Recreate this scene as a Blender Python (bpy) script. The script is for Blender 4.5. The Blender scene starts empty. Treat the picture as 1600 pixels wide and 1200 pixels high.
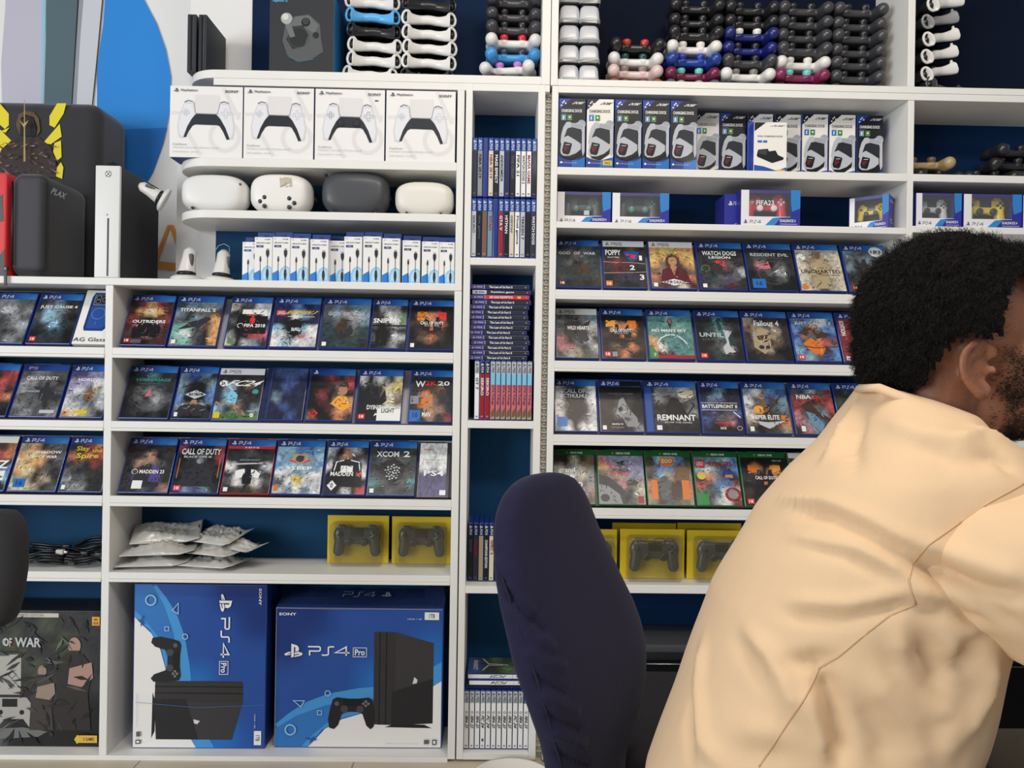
import bpy, bmesh, math, random
from mathutils import Vector, Matrix, Euler
from mathutils.bvhtree import BVHTree
random.seed(7)
SC = bpy.context.scene
COL = SC.collection

# ---------------------------------------------------------------- camera
F_PX, PSI, RHO = 1200.0, 0.017, 0.015
CAM = Vector((-0.037, -2.184, 1.077))
FWD = Vector((math.sin(PSI), math.cos(PSI), 0))
R0 = Vector((math.cos(PSI), -math.sin(PSI), 0))
ZUP = Vector((0, 0, 1))
RT = R0*math.cos(RHO) + ZUP*math.sin(RHO)
UP = -R0*math.sin(RHO) + ZUP*math.cos(RHO)
cd = bpy.data.cameras.new('camera'); cam = bpy.data.objects.new('camera', cd); COL.objects.link(cam)
cd.sensor_fit = 'HORIZONTAL'; cd.sensor_width = 36; cd.lens = 36*F_PX/1600; cd.clip_start = 0.02
M = Matrix((RT, UP, -FWD)).transposed().to_4x4(); M.translation = CAM
cam.matrix_world = M
SC.camera = cam
def W(px, py, Y=0.0):
    "measured photo point -> world point on the upright plane at depth Y"
    d = FWD*F_PX + RT*(px-800) + UP*(600-py)
    return CAM + d*((Y-CAM.y)/d.y)
def WX(px, py, Y=0.0): return W(px, py, Y).x
def WZ(px, py, Y=0.0): return W(px, py, Y).z

# ---------------------------------------------------------------- light
SC.view_settings.view_transform = 'Standard'; SC.view_settings.look = 'None'
SC.view_settings.gamma = 1; SC.view_settings.use_curve_mapping = False
SC.view_settings.exposure = -0.13
wd = bpy.data.worlds.new('world'); SC.world = wd; wd.use_nodes = True
wd.node_tree.nodes['Background'].inputs[0].default_value = (0.80, 0.86, 1.0, 1)
wd.node_tree.nodes['Background'].inputs[1].default_value = 0.26
def area(name, loc, target, size, power, col):
    l = bpy.data.lights.new(name, 'AREA'); l.shape = 'RECTANGLE'; l.size, l.size_y = size; l.energy = power; l.color = col
    o = bpy.data.objects.new(name, l); COL.objects.link(o); o.location = loc
    o.rotation_euler = (Vector(target)-Vector(loc)).to_track_quat('-Z', 'Y').to_euler(); return o
area('shopfront_daylight', (-4.4, -4.4, 1.6), (0.1, 0.0, 0.9), (3.2, 2.2), 205, (0.93, 0.97, 1.0))
area('ceiling_panel_light', (0.45, -1.4, 2.9), (0.6, -1.0, 0.0), (0.5, 0.5), 12, (1.0, 0.80, 0.58))
area('ceiling_strip_light', (0.2, -2.3, 3.1), (0.2, 0.0, 0.6), (2.4, 0.3), 36, (1.0, 0.95, 0.88))
for nm, loc, e in (('ceiling_spot_light', (0.15, -1.7, 2.2), 7.0), ('ceiling_spot_light', (1.0, -2.0, 2.3), 7.0)):
    l = bpy.data.lights.new(nm, 'POINT'); l.energy = e*.6; l.shadow_soft_size = 0.045; l.color = (1, 0.93, 0.82)
    o = bpy.data.objects.new(nm, l); COL.objects.link(o); o.location = loc

# ---------------------------------------------------------------- materials
def lin(c): c = c/255.0; return c/12.92 if c <= 0.04045 else ((c+0.055)/1.055)**2.4
def L3(c): return (lin(c[0]), lin(c[1]), lin(c[2]), 1.0)
MATS = {}
def mat(rgb, rough=0.5, metal=0.0, bump=0.0, bscale=200.0, coat=0.0, trans=0.0, alpha=1.0, sss=0.0, var=0.0, sheen=0.0, spec=0.5, name=None):
    key = (tuple(rgb), rough, metal, bump, bscale, coat, trans, alpha, sss, var, sheen, spec)
    if key in MATS: return MATS[key]
    m = bpy.data.materials.new(name or 'mat_%d_%d_%d' % tuple(rgb)); m.use_nodes = True
    nt = m.node_tree; b = nt.nodes['Principled BSDF']
    b.inputs['Base Color'].default_value = L3(rgb); b.inputs['Roughness'].default_value = rough
    b.inputs['Metallic'].default_value = metal
    b.inputs['Specular IOR Level'].default_value = spec
    if coat: b.inputs['Coat Weight'].default_value = coat; b.inputs['Coat Roughness'].default_value = 0.1
    if trans: b.inputs['Transmission Weight'].default_value = trans
    if alpha < 1: b.inputs['Alpha'].default_value = alpha
    if sheen: b.inputs['Sheen Weight'].default_value = sheen
    if sss:
        b.inputs['Subsurface Weight'].default_value = sss
        b.inputs['Subsurface Radius'].default_value = (0.02, 0.008, 0.004)
    if bump or var:
        tc = nt.nodes.new('ShaderNodeTexCoord'); nz = nt.nodes.new('ShaderNodeTexNoise')
        nz.inputs['Scale'].default_value = bscale; nz.inputs['Detail'].default_value = 4
        nt.links.new(tc.outputs['Object'], nz.inputs['Vector'])
        if bump:
            bp = nt.nodes.new('ShaderNodeBump'); bp.inputs['Strength'].default_value = bump; bp.inputs['Distance'].default_value = 0.002
            nt.links.new(nz.outputs['Fac'], bp.inputs['Height']); nt.links.new(bp.outputs['Normal'], b.inputs['Normal'])
        if var:
            rp = nt.nodes.new('ShaderNodeValToRGB'); c = L3(rgb)
            rp.color_ramp.elements[0].position = 0.3; rp.color_ramp.elements[1].position = 0.7
            rp.color_ramp.elements[0].color = [max(0, x*(1-var)) for x in c[:3]]+[1]
            rp.color_ramp.elements[1].color = [min(1, x*(1+var)) for x in c[:3]]+[1]
            nt.links.new(nz.outputs['Fac'], rp.inputs[0]); nt.links.new(rp.outputs[0], b.inputs['Base Color'])
    MATS[key] = m; return m
def mat_attr(rough, coat, name, detail=0.0):
    m = bpy.data.materials.new(name); m.use_nodes = True; nt = m.node_tree; b = nt.nodes['Principled BSDF']
    a = nt.nodes.new('ShaderNodeVertexColor'); a.layer_name = 'Col'
    nt.links.new(a.outputs['Color'], b.inputs['Base Color'])
    b.inputs['Specular IOR Level'].default_value = 0.3
    b.inputs['Roughness'].default_value = rough; b.inputs['Coat Weight'].default_value = coat; b.inputs['Coat Roughness'].default_value = 0.12
    return m
PRINT = mat_attr(0.4, 0.10, 'printed_paper')
PRINT_MATTE = mat_attr(0.6, 0.0, 'printed_card')
PAINT = mat_attr(0.7, 0.0, 'wall_paint')
WHITE = mat((233, 232, 227), 0.42, spec=.35, var=0.012, bscale=14, name='white_laminate')
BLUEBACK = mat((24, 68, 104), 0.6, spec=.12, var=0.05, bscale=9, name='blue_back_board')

# ---------------------------------------------------------------- object helpers
def tagp(o, label=None, cat=None, group=None, kind=None):
    if label: o['label'] = label
    if cat: o['category'] = cat
    if group: o['group'] = group
    if kind: o['kind'] = kind
    return o
def empty(name, loc=(0, 0, 0), rot=(0, 0, 0), label=None, cat=None, group=None):
    o = bpy.data.objects.new(name, None); COL.objects.link(o); o.location = loc; o.rotation_euler = rot
    o.empty_display_size = 0.02
    return tagp(o, label, cat, group)
def copy_tree(o, parent=None):
    c = o.copy(); COL.objects.link(c); c.parent = parent
    for ch in list(o.children): copy_tree(ch, c)
    return c
def remat(o, name, m):
    "give every part called name inside o a different material of its own"
    for ch in o.children:
        if ch.name.split('.')[0] == name:
            ch.material_slots[0].link = 'OBJECT'; ch.material_slots[0].material = m
        remat(ch, name, m)

class MB:
    def __init__(s): s.v = []; s.f = []; s.mi = []; s.sm = []; s.mats = []; s.col = []; s.usecol = False
    def m(s, mt):
        if mt not in s.mats: s.mats.append(mt)
        return s.mats.index(mt)
    def add(s, vs, fs, mt, smooth=False, col=None, cols=None):
        n = len(s.v); s.v += [tuple(v) for v in vs]; k = s.m(mt)
        for f in fs:
            s.f.append([i+n for i in f]); s.mi.append(k); s.sm.append(smooth)
            if cols: s.col.append([cols[i] for i in f]); s.usecol = True
            elif col: s.col.append([col]*len(f)); s.usecol = True
            else: s.col.append(None)
    def box(s, a, b, mt, col=None):
        x0, y0, z0 = a; x1, y1, z1 = b
        s.add([(x0,y0,z0),(x1,y0,z0),(x1,y1,z0),(x0,y1,z0),(x0,y0,z1),(x1,y0,z1),(x1,y1,z1),(x0,y1,z1)],
              [(0,3,2,1),(4,5,6,7),(0,1,5,4),(1,2,6,5),(2,3,7,6),(3,0,4,7)], mt, False, col)
    def rbox(s, a, b, r, mt, n=2, xf=None, smooth=True, col=None):
        c = [(a[i]+b[i])/2 for i in range(3)]; h = [abs(b[i]-a[i])/2 for i in range(3)]
        r = min(r, min(h)*0.999)
        ts = [math.tan(math.pi/4*k/n) for k in range(1, n+1)]
        ax = []
        for i in range(3):
            q = h[i]-r; ax.append([-q-r*t for t in reversed(ts)]+[-q, q]+[q+r*t for t in ts])
        idx = {}; vs = []; fs = []; N = len(ax[0])
        def vert(i, j, k):
            if (i,j,k) in idx: return idx[(i,j,k)]
            p = Vector((ax[0][i], ax[1][j], ax[2][k]))
            q = Vector([max(-(h[t]-r), min(h[t]-r, p[t])) for t in range(3)])
            d = p-q
            if d.length > 1e-9: d.normalize(); p = q+d*r
            p = p+Vector(c)
            if xf: p = xf @ p
            idx[(i,j,k)] = len(vs); vs.append(tuple(p)); return idx[(i,j,k)]
        R = range(N-1)
        for i in R:
            for j in R:
                fs.append((vert(i,j,0), vert(i,j+1,0), vert(i+1,j+1,0), vert(i+1,j,0)))
                fs.append((vert(i,j,N-1), vert(i+1,j,N-1), vert(i+1,j+1,N-1), vert(i,j+1,N-1)))
                fs.append((vert(i,0,j), vert(i+1,0,j), vert(i+1,0,j+1), vert(i,0,j+1)))
                fs.append((vert(i,N-1,j), vert(i,N-1,j+1), vert(i+1,N-1,j+1), vert(i+1,N-1,j)))
                fs.append((vert(0,i,j), vert(0,i,j+1), vert(0,i+1,j+1), vert(0,i+1,j)))
                fs.append((vert(N-1,i,j), vert(N-1,i+1,j), vert(N-1,i+1,j+1), vert(N-1,i,j+1)))
        s.add(vs, fs, mt, smooth, col)
    def loft(s, rings, mt, smooth=True, cap=True, closed=True):
        n = len(rings[0]); vs = [p for r in rings for p in r]; fs = []
        for i in range(len(rings)-1):
            for j in range(n if closed else n-1):
                k = (j+1) % n
                fs.append((i*n+j, i*n+k, (i+1)*n+k, (i+1)*n+j))
        if cap and closed: fs.append(tuple(reversed(range(n)))); fs.append(tuple(range((len(rings)-1)*n, len(rings)*n)))
        s.add(vs, fs, mt, smooth)
    def tube(s, pts, r, mt, seg=8, flat=1.0, cap=True):
        pts = [Vector(p) for p in pts]; rings = []
        rr = r if isinstance(r, (list, tuple)) else [r]*len(pts)
        t0 = (pts[1]-pts[0]).normalized()
        nrm = t0.orthogonal().normalized()
        for i, p in enumerate(pts):
            t = (pts[min(i+1, len(pts)-1)]-pts[max(i-1, 0)]).normalized()
            nrm = (nrm-t*nrm.dot(t)); nrm = nrm.normalized() if nrm.length > 1e-6 else t.orthogonal().normalized()
            b = t.cross(nrm)
            rings.append([p+nrm*math.cos(a)*rr[i]+b*math.sin(a)*rr[i]*flat for a in [2*math.pi*k/seg for k in range(seg)]])
        s.loft(rings, mt, True, cap)
    def lathe(s, prof, mt, seg=20, xf=None, smooth=True):
        rings = []
        for r, z in prof:
            ring = [Vector((r*math.cos(2*math.pi*k/seg), r*math.sin(2*math.pi*k/seg), z)) for k in range(seg)]
            rings.append([xf @ p for p in ring] if xf else ring)
        s.loft(rings, mt, smooth)
    def ell(s, c, r, mt, rot=None, seg=16, e=1.0):
        rings = []; c = Vector(c); h = seg//2
        sg = lambda x: math.copysign(abs(x)**e, x)
        for i in range(1, h):
            th = math.pi*i/h; ring = []
            for k in range(seg):
                ph = 2*math.pi*k/seg
                p = Vector((r[0]*sg(math.sin(th))*sg(math.cos(ph)), r[1]*sg(math.sin(th))*sg(math.sin(ph)), -r[2]*sg(math.cos(th))))
                if rot: p = rot @ p
                ring.append(p+c)
            rings.append(ring)
        s.loft(rings, mt, True, False)
        n = len(s.v)-len(rings)*seg
        p0 = Vector((0, 0, -r[2])); p1 = Vector((0, 0, r[2]))
        if rot: p0 = rot @ p0; p1 = rot @ p1
        s.v += [tuple(p0+c), tuple(p1+c)]; a = len(s.v)-2; k = s.m(mt)
        for j in range(seg):
            q = (j+1) % seg
            s.f.append([a, n+q, n+j]); s.f.append([a+1, n+(h-2)*seg+j, n+(h-2)*seg+q])
            for _ in (0, 1): s.mi.append(k); s.sm.append(True); s.col.append(None)
    def build(s, name, parent=None, loc=None, rot=None):
        me = bpy.data.meshes.new(name); me.from_pydata(s.v, [], s.f)
        for mt in s.mats: me.materials.append(mt)
        me.polygons.foreach_set('material_index', s.mi); me.polygons.foreach_set('use_smooth', s.sm)
        if s.usecol:
            ca = me.color_attributes.new('Col', 'FLOAT_COLOR', 'CORNER'); buf = []
            for f, c in zip(s.f, s.col):
                for i in range(len(f)): buf += (c[i] if c else (0.8, 0.8, 0.8, 1))
            ca.data.foreach_set('color', buf)
        me.update()
        o = bpy.data.objects.new(name, me); COL.objects.link(o)
        if parent: o.parent = parent
        if loc: o.location = loc
        if rot: o.rotation_euler = rot
        return o

def fuse(mb, voxel, smooth=4, name='f'):
    "melt overlapping closed shapes into one continuous skin; returns a mesh"
    o = mb.build(name)
    bm = bmesh.new(); bm.from_mesh(o.data); bmesh.ops.recalc_face_normals(bm, faces=bm.faces); bm.to_mesh(o.data); bm.free()
    r = o.modifiers.new('r', 'REMESH'); r.mode = 'VOXEL'; r.voxel_size = voxel
    s = o.modifiers.new('s', 'SMOOTH'); s.iterations = smooth; s.factor = 0.5
    dg = bpy.context.evaluated_depsgraph_get(); dg.update()
    me = bpy.data.meshes.new_from_object(o.evaluated_get(dg))
    bpy.data.objects.remove(o)
    for p in me.polygons: p.use_smooth = True
    me.name = name
    return me
def mesh_obj(name, me, parent=None, mt=None):
    o = bpy.data.objects.new(name, me); COL.objects.link(o)
    if mt: me.materials.clear(); me.materials.append(mt)
    if parent: o.parent = parent
    return o

# ---------------------------------------------------------------- text and prints
TXT = {}
def glyphs(t, bold):
    k = (t, bold)
    if k in TXT: return TXT[k]
    cu = bpy.data.curves.new('t', 'FONT'); cu.body = t; cu.resolution_u = 2; cu.offset = 0.022 if bold else 0.0
    o = bpy.data.objects.new('t', cu); COL.objects.link(o)
    me = o.to_mesh()
    vs = [(v.co.x, v.co.y) for v in me.vertices]; fs = [tuple(p.vertices) for p in me.polygons]
    o.to_mesh_clear(); bpy.data.objects.remove(o); bpy.data.curves.remove(cu)
    x0 = min(v[0] for v in vs); x1 = max(v[0] for v in vs); y0 = min(v[1] for v in vs); y1 = max(v[1] for v in vs)
    vs = [((x-x0)/(x1-x0), (y-y0)/max(y1-y0, 1e-6)) for x, y in vs]
    TXT[k] = (vs, fs); return TXT[k]
PAL = {'k':(22,22,26),'K':(48,48,53),'g':(92,94,97),'G':(142,144,147),'w':(238,238,235),'s':(192,196,200),'n':(26,36,78),'b':(38,80,158),
 'B':(70,135,205),'c':(130,195,225),'t':(70,150,145),'T':(40,68,76),'r':(158,32,38),'R':(215,52,50),'m':(92,24,38),'p':(205,110,120),
 'o':(222,120,42),'O':(242,165,62),'y':(222,192,52),'Y':(240,222,150),'e':(122,92,64),'E':(72,52,42),'d':(218,208,178),'D':(172,156,122),
 'f':(66,78,54),'F':(96,136,76),'h':(52,140,70),'l':(158,150,195),'u':(84,72,135),'v':(52,42,82),'a':(178,132,104),'x':(112,148,170),
 'H':(20,96,44),'q':(120,205,185),'z':(34,110,190),'Z':(24,52,120),'i':(250,250,250),'j':(225,60,110)}
def C(c):
    if isinstance(c, str): c = PAL[c]
    return L3(c)
class Print:
    "flat printing on a rectangle: u,v in 0..1, laid in fine layers in front of its sheet"
    def __init__(s, org, eu, ev, nrm, mt=None, step=0.00012, mb=None):
        s.o = Vector(org); s.eu = Vector(eu); s.ev = Vector(ev); s.n = Vector(nrm); s.k = 0; s.mt = mt or PRINT; s.step = step
        s.mb = mb or MB()
    def P(s, u, v): return s.o+s.eu*u+s.ev*v+s.n*(s.step*s.k)
    def poly(s, c, pts):
        s.k += 1
        s.mb.add([s.P(u, v) for u, v in pts], [tuple(range(len(pts)))], s.mt, False, C(c)); return s
    def rect(s, c, u0, v0, u1, v1): return s.poly(c, [(u0,v0),(u1,v0),(u1,v1),(u0,v1)])
    def disk(s, c, u, v, r, rv=None, n=18, a0=0, a1=360):
        rv = rv or r*s.eu.length/s.ev.length
        pts = [(u+r*math.cos(math.radians(a0+(a1-a0)*i/n)), v+rv*math.sin(math.radians(a0+(a1-a0)*i/n))) for i in range(n if a1-a0 == 360 else n+1)]
        return s.poly(c, pts)
    def line(s, c, w, pts, closed=False):
        "stroke of width w (in metres), one mitred strip"
        s.k += 1; P3 = [s.P(u, v) for u, v in pts]; n = len(P3); vs = []
        for i, p in enumerate(P3):
            a = P3[i-1] if (i > 0 or closed) else None; b = P3[(i+1) % n] if (i < n-1 or closed) else None
            ds = [d.normalized() for d in ((p-a) if a else None, (b-p) if b else None) if d is not None and d.length > 1e-7]
            if not ds: ds = [s.eu.normalized()]
            t = sum(ds, Vector())
            t = t.normalized() if t.length > 1e-6 else ds[0]
            q = t.cross(s.n).normalized(); k = max(.45, abs(q.dot(ds[0].cross(s.n).normalized())))
            q = q*(w/2/k); e = t*(w*.3) if not closed else t*0
            o = e*(-1 if i == 0 else 1 if i == n-1 else 0)
            vs += [p-q+o, p+q+o]
        m = n if closed else n-1
        s.mb.add(vs, [(2*i, 2*((i+1) % n), 2*((i+1) % n)+1, 2*i+1) for i in range(m)], s.mt, False, C(c))
        return s
    def ring(s, c, w, u, v, r, rv=None, n=20):
        rv = rv or r*s.eu.length/s.ev.length
        return s.line(c, w, [(u+r*math.cos(2*math.pi*i/n), v+rv*math.sin(2*math.pi*i/n)) for i in range(n)], True)
    def text(s, t, c, u0, v0, u1, v1, rot=0, shear=0.0, bold=True):
        s.k += 1; vs, fs = glyphs(t, bold); out = []
        for x, y in vs:
            x = x+(y-0.5)*shear
            if rot == 0: u, v = x, y
            elif rot == 90: u, v = y, 1-x
            elif rot == 180: u, v = 1-x, 1-y
            else: u, v = 1-y, x
            out.append(s.P(u0+(u1-u0)*u, v0+(v1-v0)*v))
        s.mb.add(out, fs, s.mt, False, C(c)); return s
    def logo(s, c, u0, v0, u1, v1, rot=0):
        "the P-and-S console emblem"
        def T(p):
            o = []
            for x, y in p:
                if rot == 90: x, y = y, 1-x
                o.append((u0+(u1-u0)*x, v0+(v1-v0)*y))
            return o
        s.poly(c, T([(.38,.0),(.52,.05),(.52,.78),(.60,.74),(.60,.42),(.78,.48),(.80,.70),(.70,.88),(.38,1.)]))
        s.poly(c, T([(.34,.44),(.10,.34),(.0,.24),(.06,.14),(.34,.2),(.34,.28),(.18,.24),(.17,.27),(.34,.34)]))
        s.poly(c, T([(.56,.36),(.78,.42),(.98,.34),(1.,.24),(.9,.14),(.56,.04),(.56,.14),(.82,.23),(.8,.28),(.56,.22)]))
        return s
    def ps(s, d, c, u0, v0, u1, v1, w, rot=0):
        "squared console lettering P S and a digit"
        def T(p):
            o = []
            for x, y in p:
                if rot == 90: x, y = y, 1-x
                o.append((u0+(u1-u0)*x, v0+(v1-v0)*y))
            return o
        s.line(c, w, T([(.0,1),(.26,1),(.29,.9),(.29,.58),(.26,.48),(.03,.48),(.03,0)]))
        s.line(c, w, T([(.62,1),(.52,1),(.49,.9),(.49,.1),(.46,0),(.34,0)]) if d == '4' else T([(.62,1),(.38,1),(.38,.5),(.6,.5),(.6,0),(.36,0)]))
        if d == '4': s.line(c, w, T([(.93,0),(.93,1),(.66,.3),(1,.3)]))
        else: s.line(c, w, T([(1,1),(.72,1),(.72,.52),(.98,.52),(.98,0),(.7,0)]))
        return s
    def art(s, rows, u0, v0, u1, v1, nx=34, ny=42, warp=0.055, seed=0, grain=0.30):
        "soft colour picture: a coarse colour grid, wavily sampled"
        s.k += 1; rg = random.Random(seed); G = 9
        nA = [[rg.uniform(-1, 1) for _ in range(G+2)] for _ in range(G+2)]; nB = [[rg.uniform(-1, 1) for _ in range(G+2)] for _ in range(G+2)]
        nC = [[rg.uniform(-1, 1) for _ in range(2*G+2)] for _ in range(2*G+2)]; muted = grain > .1
        def smp(t, x, y, g):
            x = max(0, min(.9999, x))*g; y = max(0, min(.9999, y))*g; i, j = int(x), int(y); fx, fy = x-i, y-j
            return (t[i][j]*(1-fx)+t[i+1][j]*fx)*(1-fy)+(t[i][j+1]*(1-fx)+t[i+1][j+1]*fx)*fy
        R = len(rows); Cn = len(rows[0]); pal = [[C(ch) for ch in r] for r in rows]
        vs = []; cols = []
        for j in range(ny+1):
            for i in range(nx+1):
                a, b = i/nx, j/ny
                x = a+warp*smp(nA, a, b, G); y = b+warp*smp(nB, a, b, G)
                gx = max(0, min(Cn-1.001, x*Cn-0.5)); gy = max(0, min(R-1.001, (1-y)*R-0.5)); p, q = int(gx), int(gy); fx, fy = gx-p, gy-q
                fx = fx*fx*(3-2*fx); fy = fy*fy*(3-2*fy)
                gr = 1+grain*1.3*smp(nC, a, b, 2*G)+grain*0.9*rg.uniform(-1, 1)
                cc = []
                for ch in range(3):
                    t = (pal[q][p][ch]*(1-fx)+pal[q][p+1][ch]*fx)*(1-fy)+(pal[q+1][p][ch]*(1-fx)+pal[q+1][p+1][ch]*fx)*fy
                    cc.append(min(1, max(0, t*gr)))
                if muted: lm = sum(cc)/3; cc = [(0.68*q_+0.32*lm)*0.86 for q_ in cc]
                cols.append(tuple(cc)+(1.0,)); vs.append(s.P(u0+(u1-u0)*a, v0+(v1-v0)*b))
        fs = [(j*(nx+1)+i, j*(nx+1)+i+1, (j+1)*(nx+1)+i+1, (j+1)*(nx+1)+i) for j in range(ny) for i in range(nx)]
        s.mb.add(vs, fs, s.mt, False, None, cols); return s
    def ops(s, lst):
        for o in lst:
            k = o[0]
            if k == 'T': s.text(o[1], o[2], *o[3:7], **(o[7] if len(o) > 7 else {}))
            elif k == 'P': s.poly(o[1], o[2])
            elif k == 'C': s.disk(o[1], *o[2:])
            elif k == 'R': s.rect(o[1], *o[2:])
            elif k == 'L': s.line(o[1], o[2], o[3])
            elif k == 'O': s.ring(o[1], *o[2:])
            elif k == 'Q': s.rect(o[1], .04, .03, .17, .14).text(o[2], 'w', .06, .05, .15, .12)
        return s
    def flecks(s, rows, n, rg, top):
        "small stray marks in the picture's own colours"
        R = len(rows); k0 = s.k
        for i in range(n):
            u, v = rg.uniform(.03, .93), rg.uniform(.03, .95*top); a = rg.uniform(0, 3.14); l = rg.uniform(.02, .10); w_ = rg.uniform(.006, .022)
            ch = rows[min(R-1, int((1-v/top)*R))][min(len(rows[0])-1, int(u*len(rows[0])))]
            q_ = rg.choice((.4, .6, .8, 1.3)); j_ = rg.uniform(-12, 12); m_ = sum(PAL[ch])/3; c = [max(0, min(255, (x*.7+m_*.3)*q_+j_)) for x in PAL[ch]]
            s.k = k0+1+i % 4; du, dv = math.cos(a), math.sin(a)*.8
            P = [(u-du*l, v-dv*l), (u+dv*w_, v-du*w_), (u+du*l, v+dv*l), (u-dv*w_*.6, v+du*w_*.6)]
            P = [(min(.99, max(.01, x)), min(top*.99, max(.01, y))) for x, y in P]
            s.mb.add([s.P(x, y) for x, y in P], [(0, 1, 2, 3)], s.mt, False, C(tuple(c)))
        s.k = k0+4; return s
    def build(s, name, parent=None): return s.mb.build(name, parent)
# ================================================================ setting
BK = 0.198      # face of the back boards
WALL = 0.47
def struct(o): o['kind'] = 'structure'; return o
mb = MB(); FL = mat((206, 194, 172), 0.45, var=0.05, bscale=5, name='floor_tile'); GR = mat((150, 140, 124), 0.8, name='floor_grout')
mb.box((-3.2, -3.4, -0.03), (3.2, 1.0, -0.002), GR)
for i in range(-5, 6):
    for j in range(-6, 2): mb.rbox((i*0.6+0.17, j*0.6-0.17, -0.012), (i*0.6+0.767, j*0.6+0.427, 0.0), 0.002, FL, n=1, smooth=False)
struct(mb.build('floor'))
# painted wall
mb = MB(); WP = mat((236, 234, 230), 0.7, bump=0.08, bscale=25, name='wall_plaster')
mb.box((-3.2, WALL, -0.03), (3.2, WALL+0.08, 2.9), WP)
o3 = W(0, 0, WALL)
class Mural(Print):
    def P(s, u, v): p = W(u, v, WALL); return Vector((p.x, WALL-0.0006-0.0005*s.k, p.z))
mu = Mural((0,0,0), (1,0,0), (0,0,1), (0,-1,0), mt=PAINT, mb=mb)
mu.poly((196, 192, 206), [(12,-60),(64,-60),(66,0),(64,180),(4,180),(2,100),(8,20)])
mu.poly((150, 200, 225), [(66,-60),(71,-60),(71,40),(67,180),(64,180),(65,60)])
mu.poly((88, 108, 116), [(73,-60),(128,-60),(124,30),(116,100),(112,200),(68,200),(72,60)])
mu.poly((40, 44, 50), [(125,-60),(128,-60),(119,80),(112,200),(110,200),(117,80)])
mu.poly((206, 208, 214), [(129,-60),(168,-60),(160,30),(150,120),(146,200),(112,200),(119,100)])
mu.poly((150, 154, 160), [(128,-60),(136,-60),(126,60),(118,200),(112,200),(119,90)])
mu.poly((60, 62, 66), [(166,-60),(168,-60),(153,100),(145,180),(143,180),(151,100)])
mu.poly((48, 138, 218), [(170,-60),(206,-60),(226,0),(246,38),(260,78),(268,120),(266,175),(256,225),(240,270),(216,310),(160,330),(152,200),(153,105),(162,40)])
mu.poly((34, 108, 186), [(152,205),(262,200),(256,225),(240,270),(216,310),(160,330)])
mu.poly((222, 148, 70), [(265,352),(272,352),(300,425),(291,427)])
mu.poly((222, 148, 70), [(268,352),(263,352),(238,415),(246,416)])
mu.poly((222, 148, 70), [(240,408),(294,413),(293,424),(240,420)])
struct(mb.build('wall_back'))
# white wall casing behind the rounded shelves
mb = MB()
x0, x1 = WX(296, 60, 0.2), WX(394, 60, 0.2)
mb.box((x0, 0.205, WZ(340, 125)), (x1, WALL, 2.6), WP)
mb.box((WX(274, 390, .2), 0.205, WZ(300, 437)), (WX(336, 390, .2), WALL, WZ(340, 128)), WP)
struct(mb.build('trim_1'))
# knobbly moulding strip in the gap between the units
mb = MB(); RP = mat((196, 192, 180), 0.7, bump=0.5, bscale=90, var=0.2, name='rough_strip')
xa, xb = WX(849.5, 300, .03), WX(861, 300, .03)
mb.box((xa, 0.03, 0), (xb, 0.2, WZ(855, 138)), RP)
k = 0; z = 0.01; zt = WZ(855, 140)
while z < zt:
    mb.box((xa+.004, 0.024, z), (xb-.004, 0.03, z+.006), RP) if k % 2 else mb.box((xa+.007, 0.026, z), (xb-.007, 0.03, z+.006), RP)
    z += .0085; k += 1
struct(mb.build('trim_2'))

# ================================================================ shelving
def board(par, name, a, b, r=0.0012, mt=WHITE):
    mb = MB(); mb.rbox(a, b, r, mt, n=1, smooth=False); return mb.build(name, par)
def unit(name, label, loc=(0,0,0)):
    return empty(name, loc, label=label, cat='shelf unit', group=None)
LEAN = math.radians(27)
# world heights of shelf tops / bottoms
def Zr(px, pt, pb): return WZ(px, pt), WZ(px, pb)
XA0 = -1.62
XAd0, XAd1 = WX(161, 700), WX(173, 700)
XAr0, XAr1 = WX(706.5, 700), WX(718, 700)
A = unit('shelving_unit', 'wide white shelf unit at the left with tilted game cases above large console boxes', (XAr0, 0, 0))
AI = Vector((-XAr0, 0, 0))
def bA(name, a, b, **k): return board(A, name, Vector(a)+AI, Vector(b)+AI, **k)
zA = [Zr(440, 438.5, 450), Zr(440, 547, 563), Zr(440, 661.5, 677), Zr(440, 778, 794), Zr(440, 897, 912), Zr(440, 1182.5, 1190.5)]
bA('side_panel', (XAr0, 0.0, 0.008), (XAr1, BK+.02, zA[0][1]))
bA('divider', (XAd0, 0.001, zA[5][0]), (XAd1, BK, zA[0][1]))
bA('side_panel', (XA0-.02, 0.0, 0.008), (XA0, BK+.02, zA[0][1]))
bA('top_board', (XA0-.02, -0.002, zA[0][1]), (XAr1, WALL-.005, zA[0][0]), r=.002)
bA('bottom_board', (XA0, 0.0, zA[5][1]), (XAr0, BK, zA[5][0]))
for i in (1, 2, 3, 4):
    for (a, b) in ((XA0, XAd0), (XAd1, XAr0)):
        t, bt = zA[i]; zm = bt+(t-bt)*.32
        bA('shelf', (a, -0.002, bt), (b, BK, zm-.0004)); bA('front_rail', (a, 0.0, zm), (b, 0.010 if i < 4 else BK, t))
bA('back_board', (XA0, BK, 0.01), (XAr0, BK+.006, zA[0][1]-.001), r=.0005, mt=BLUEBACK)
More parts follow.
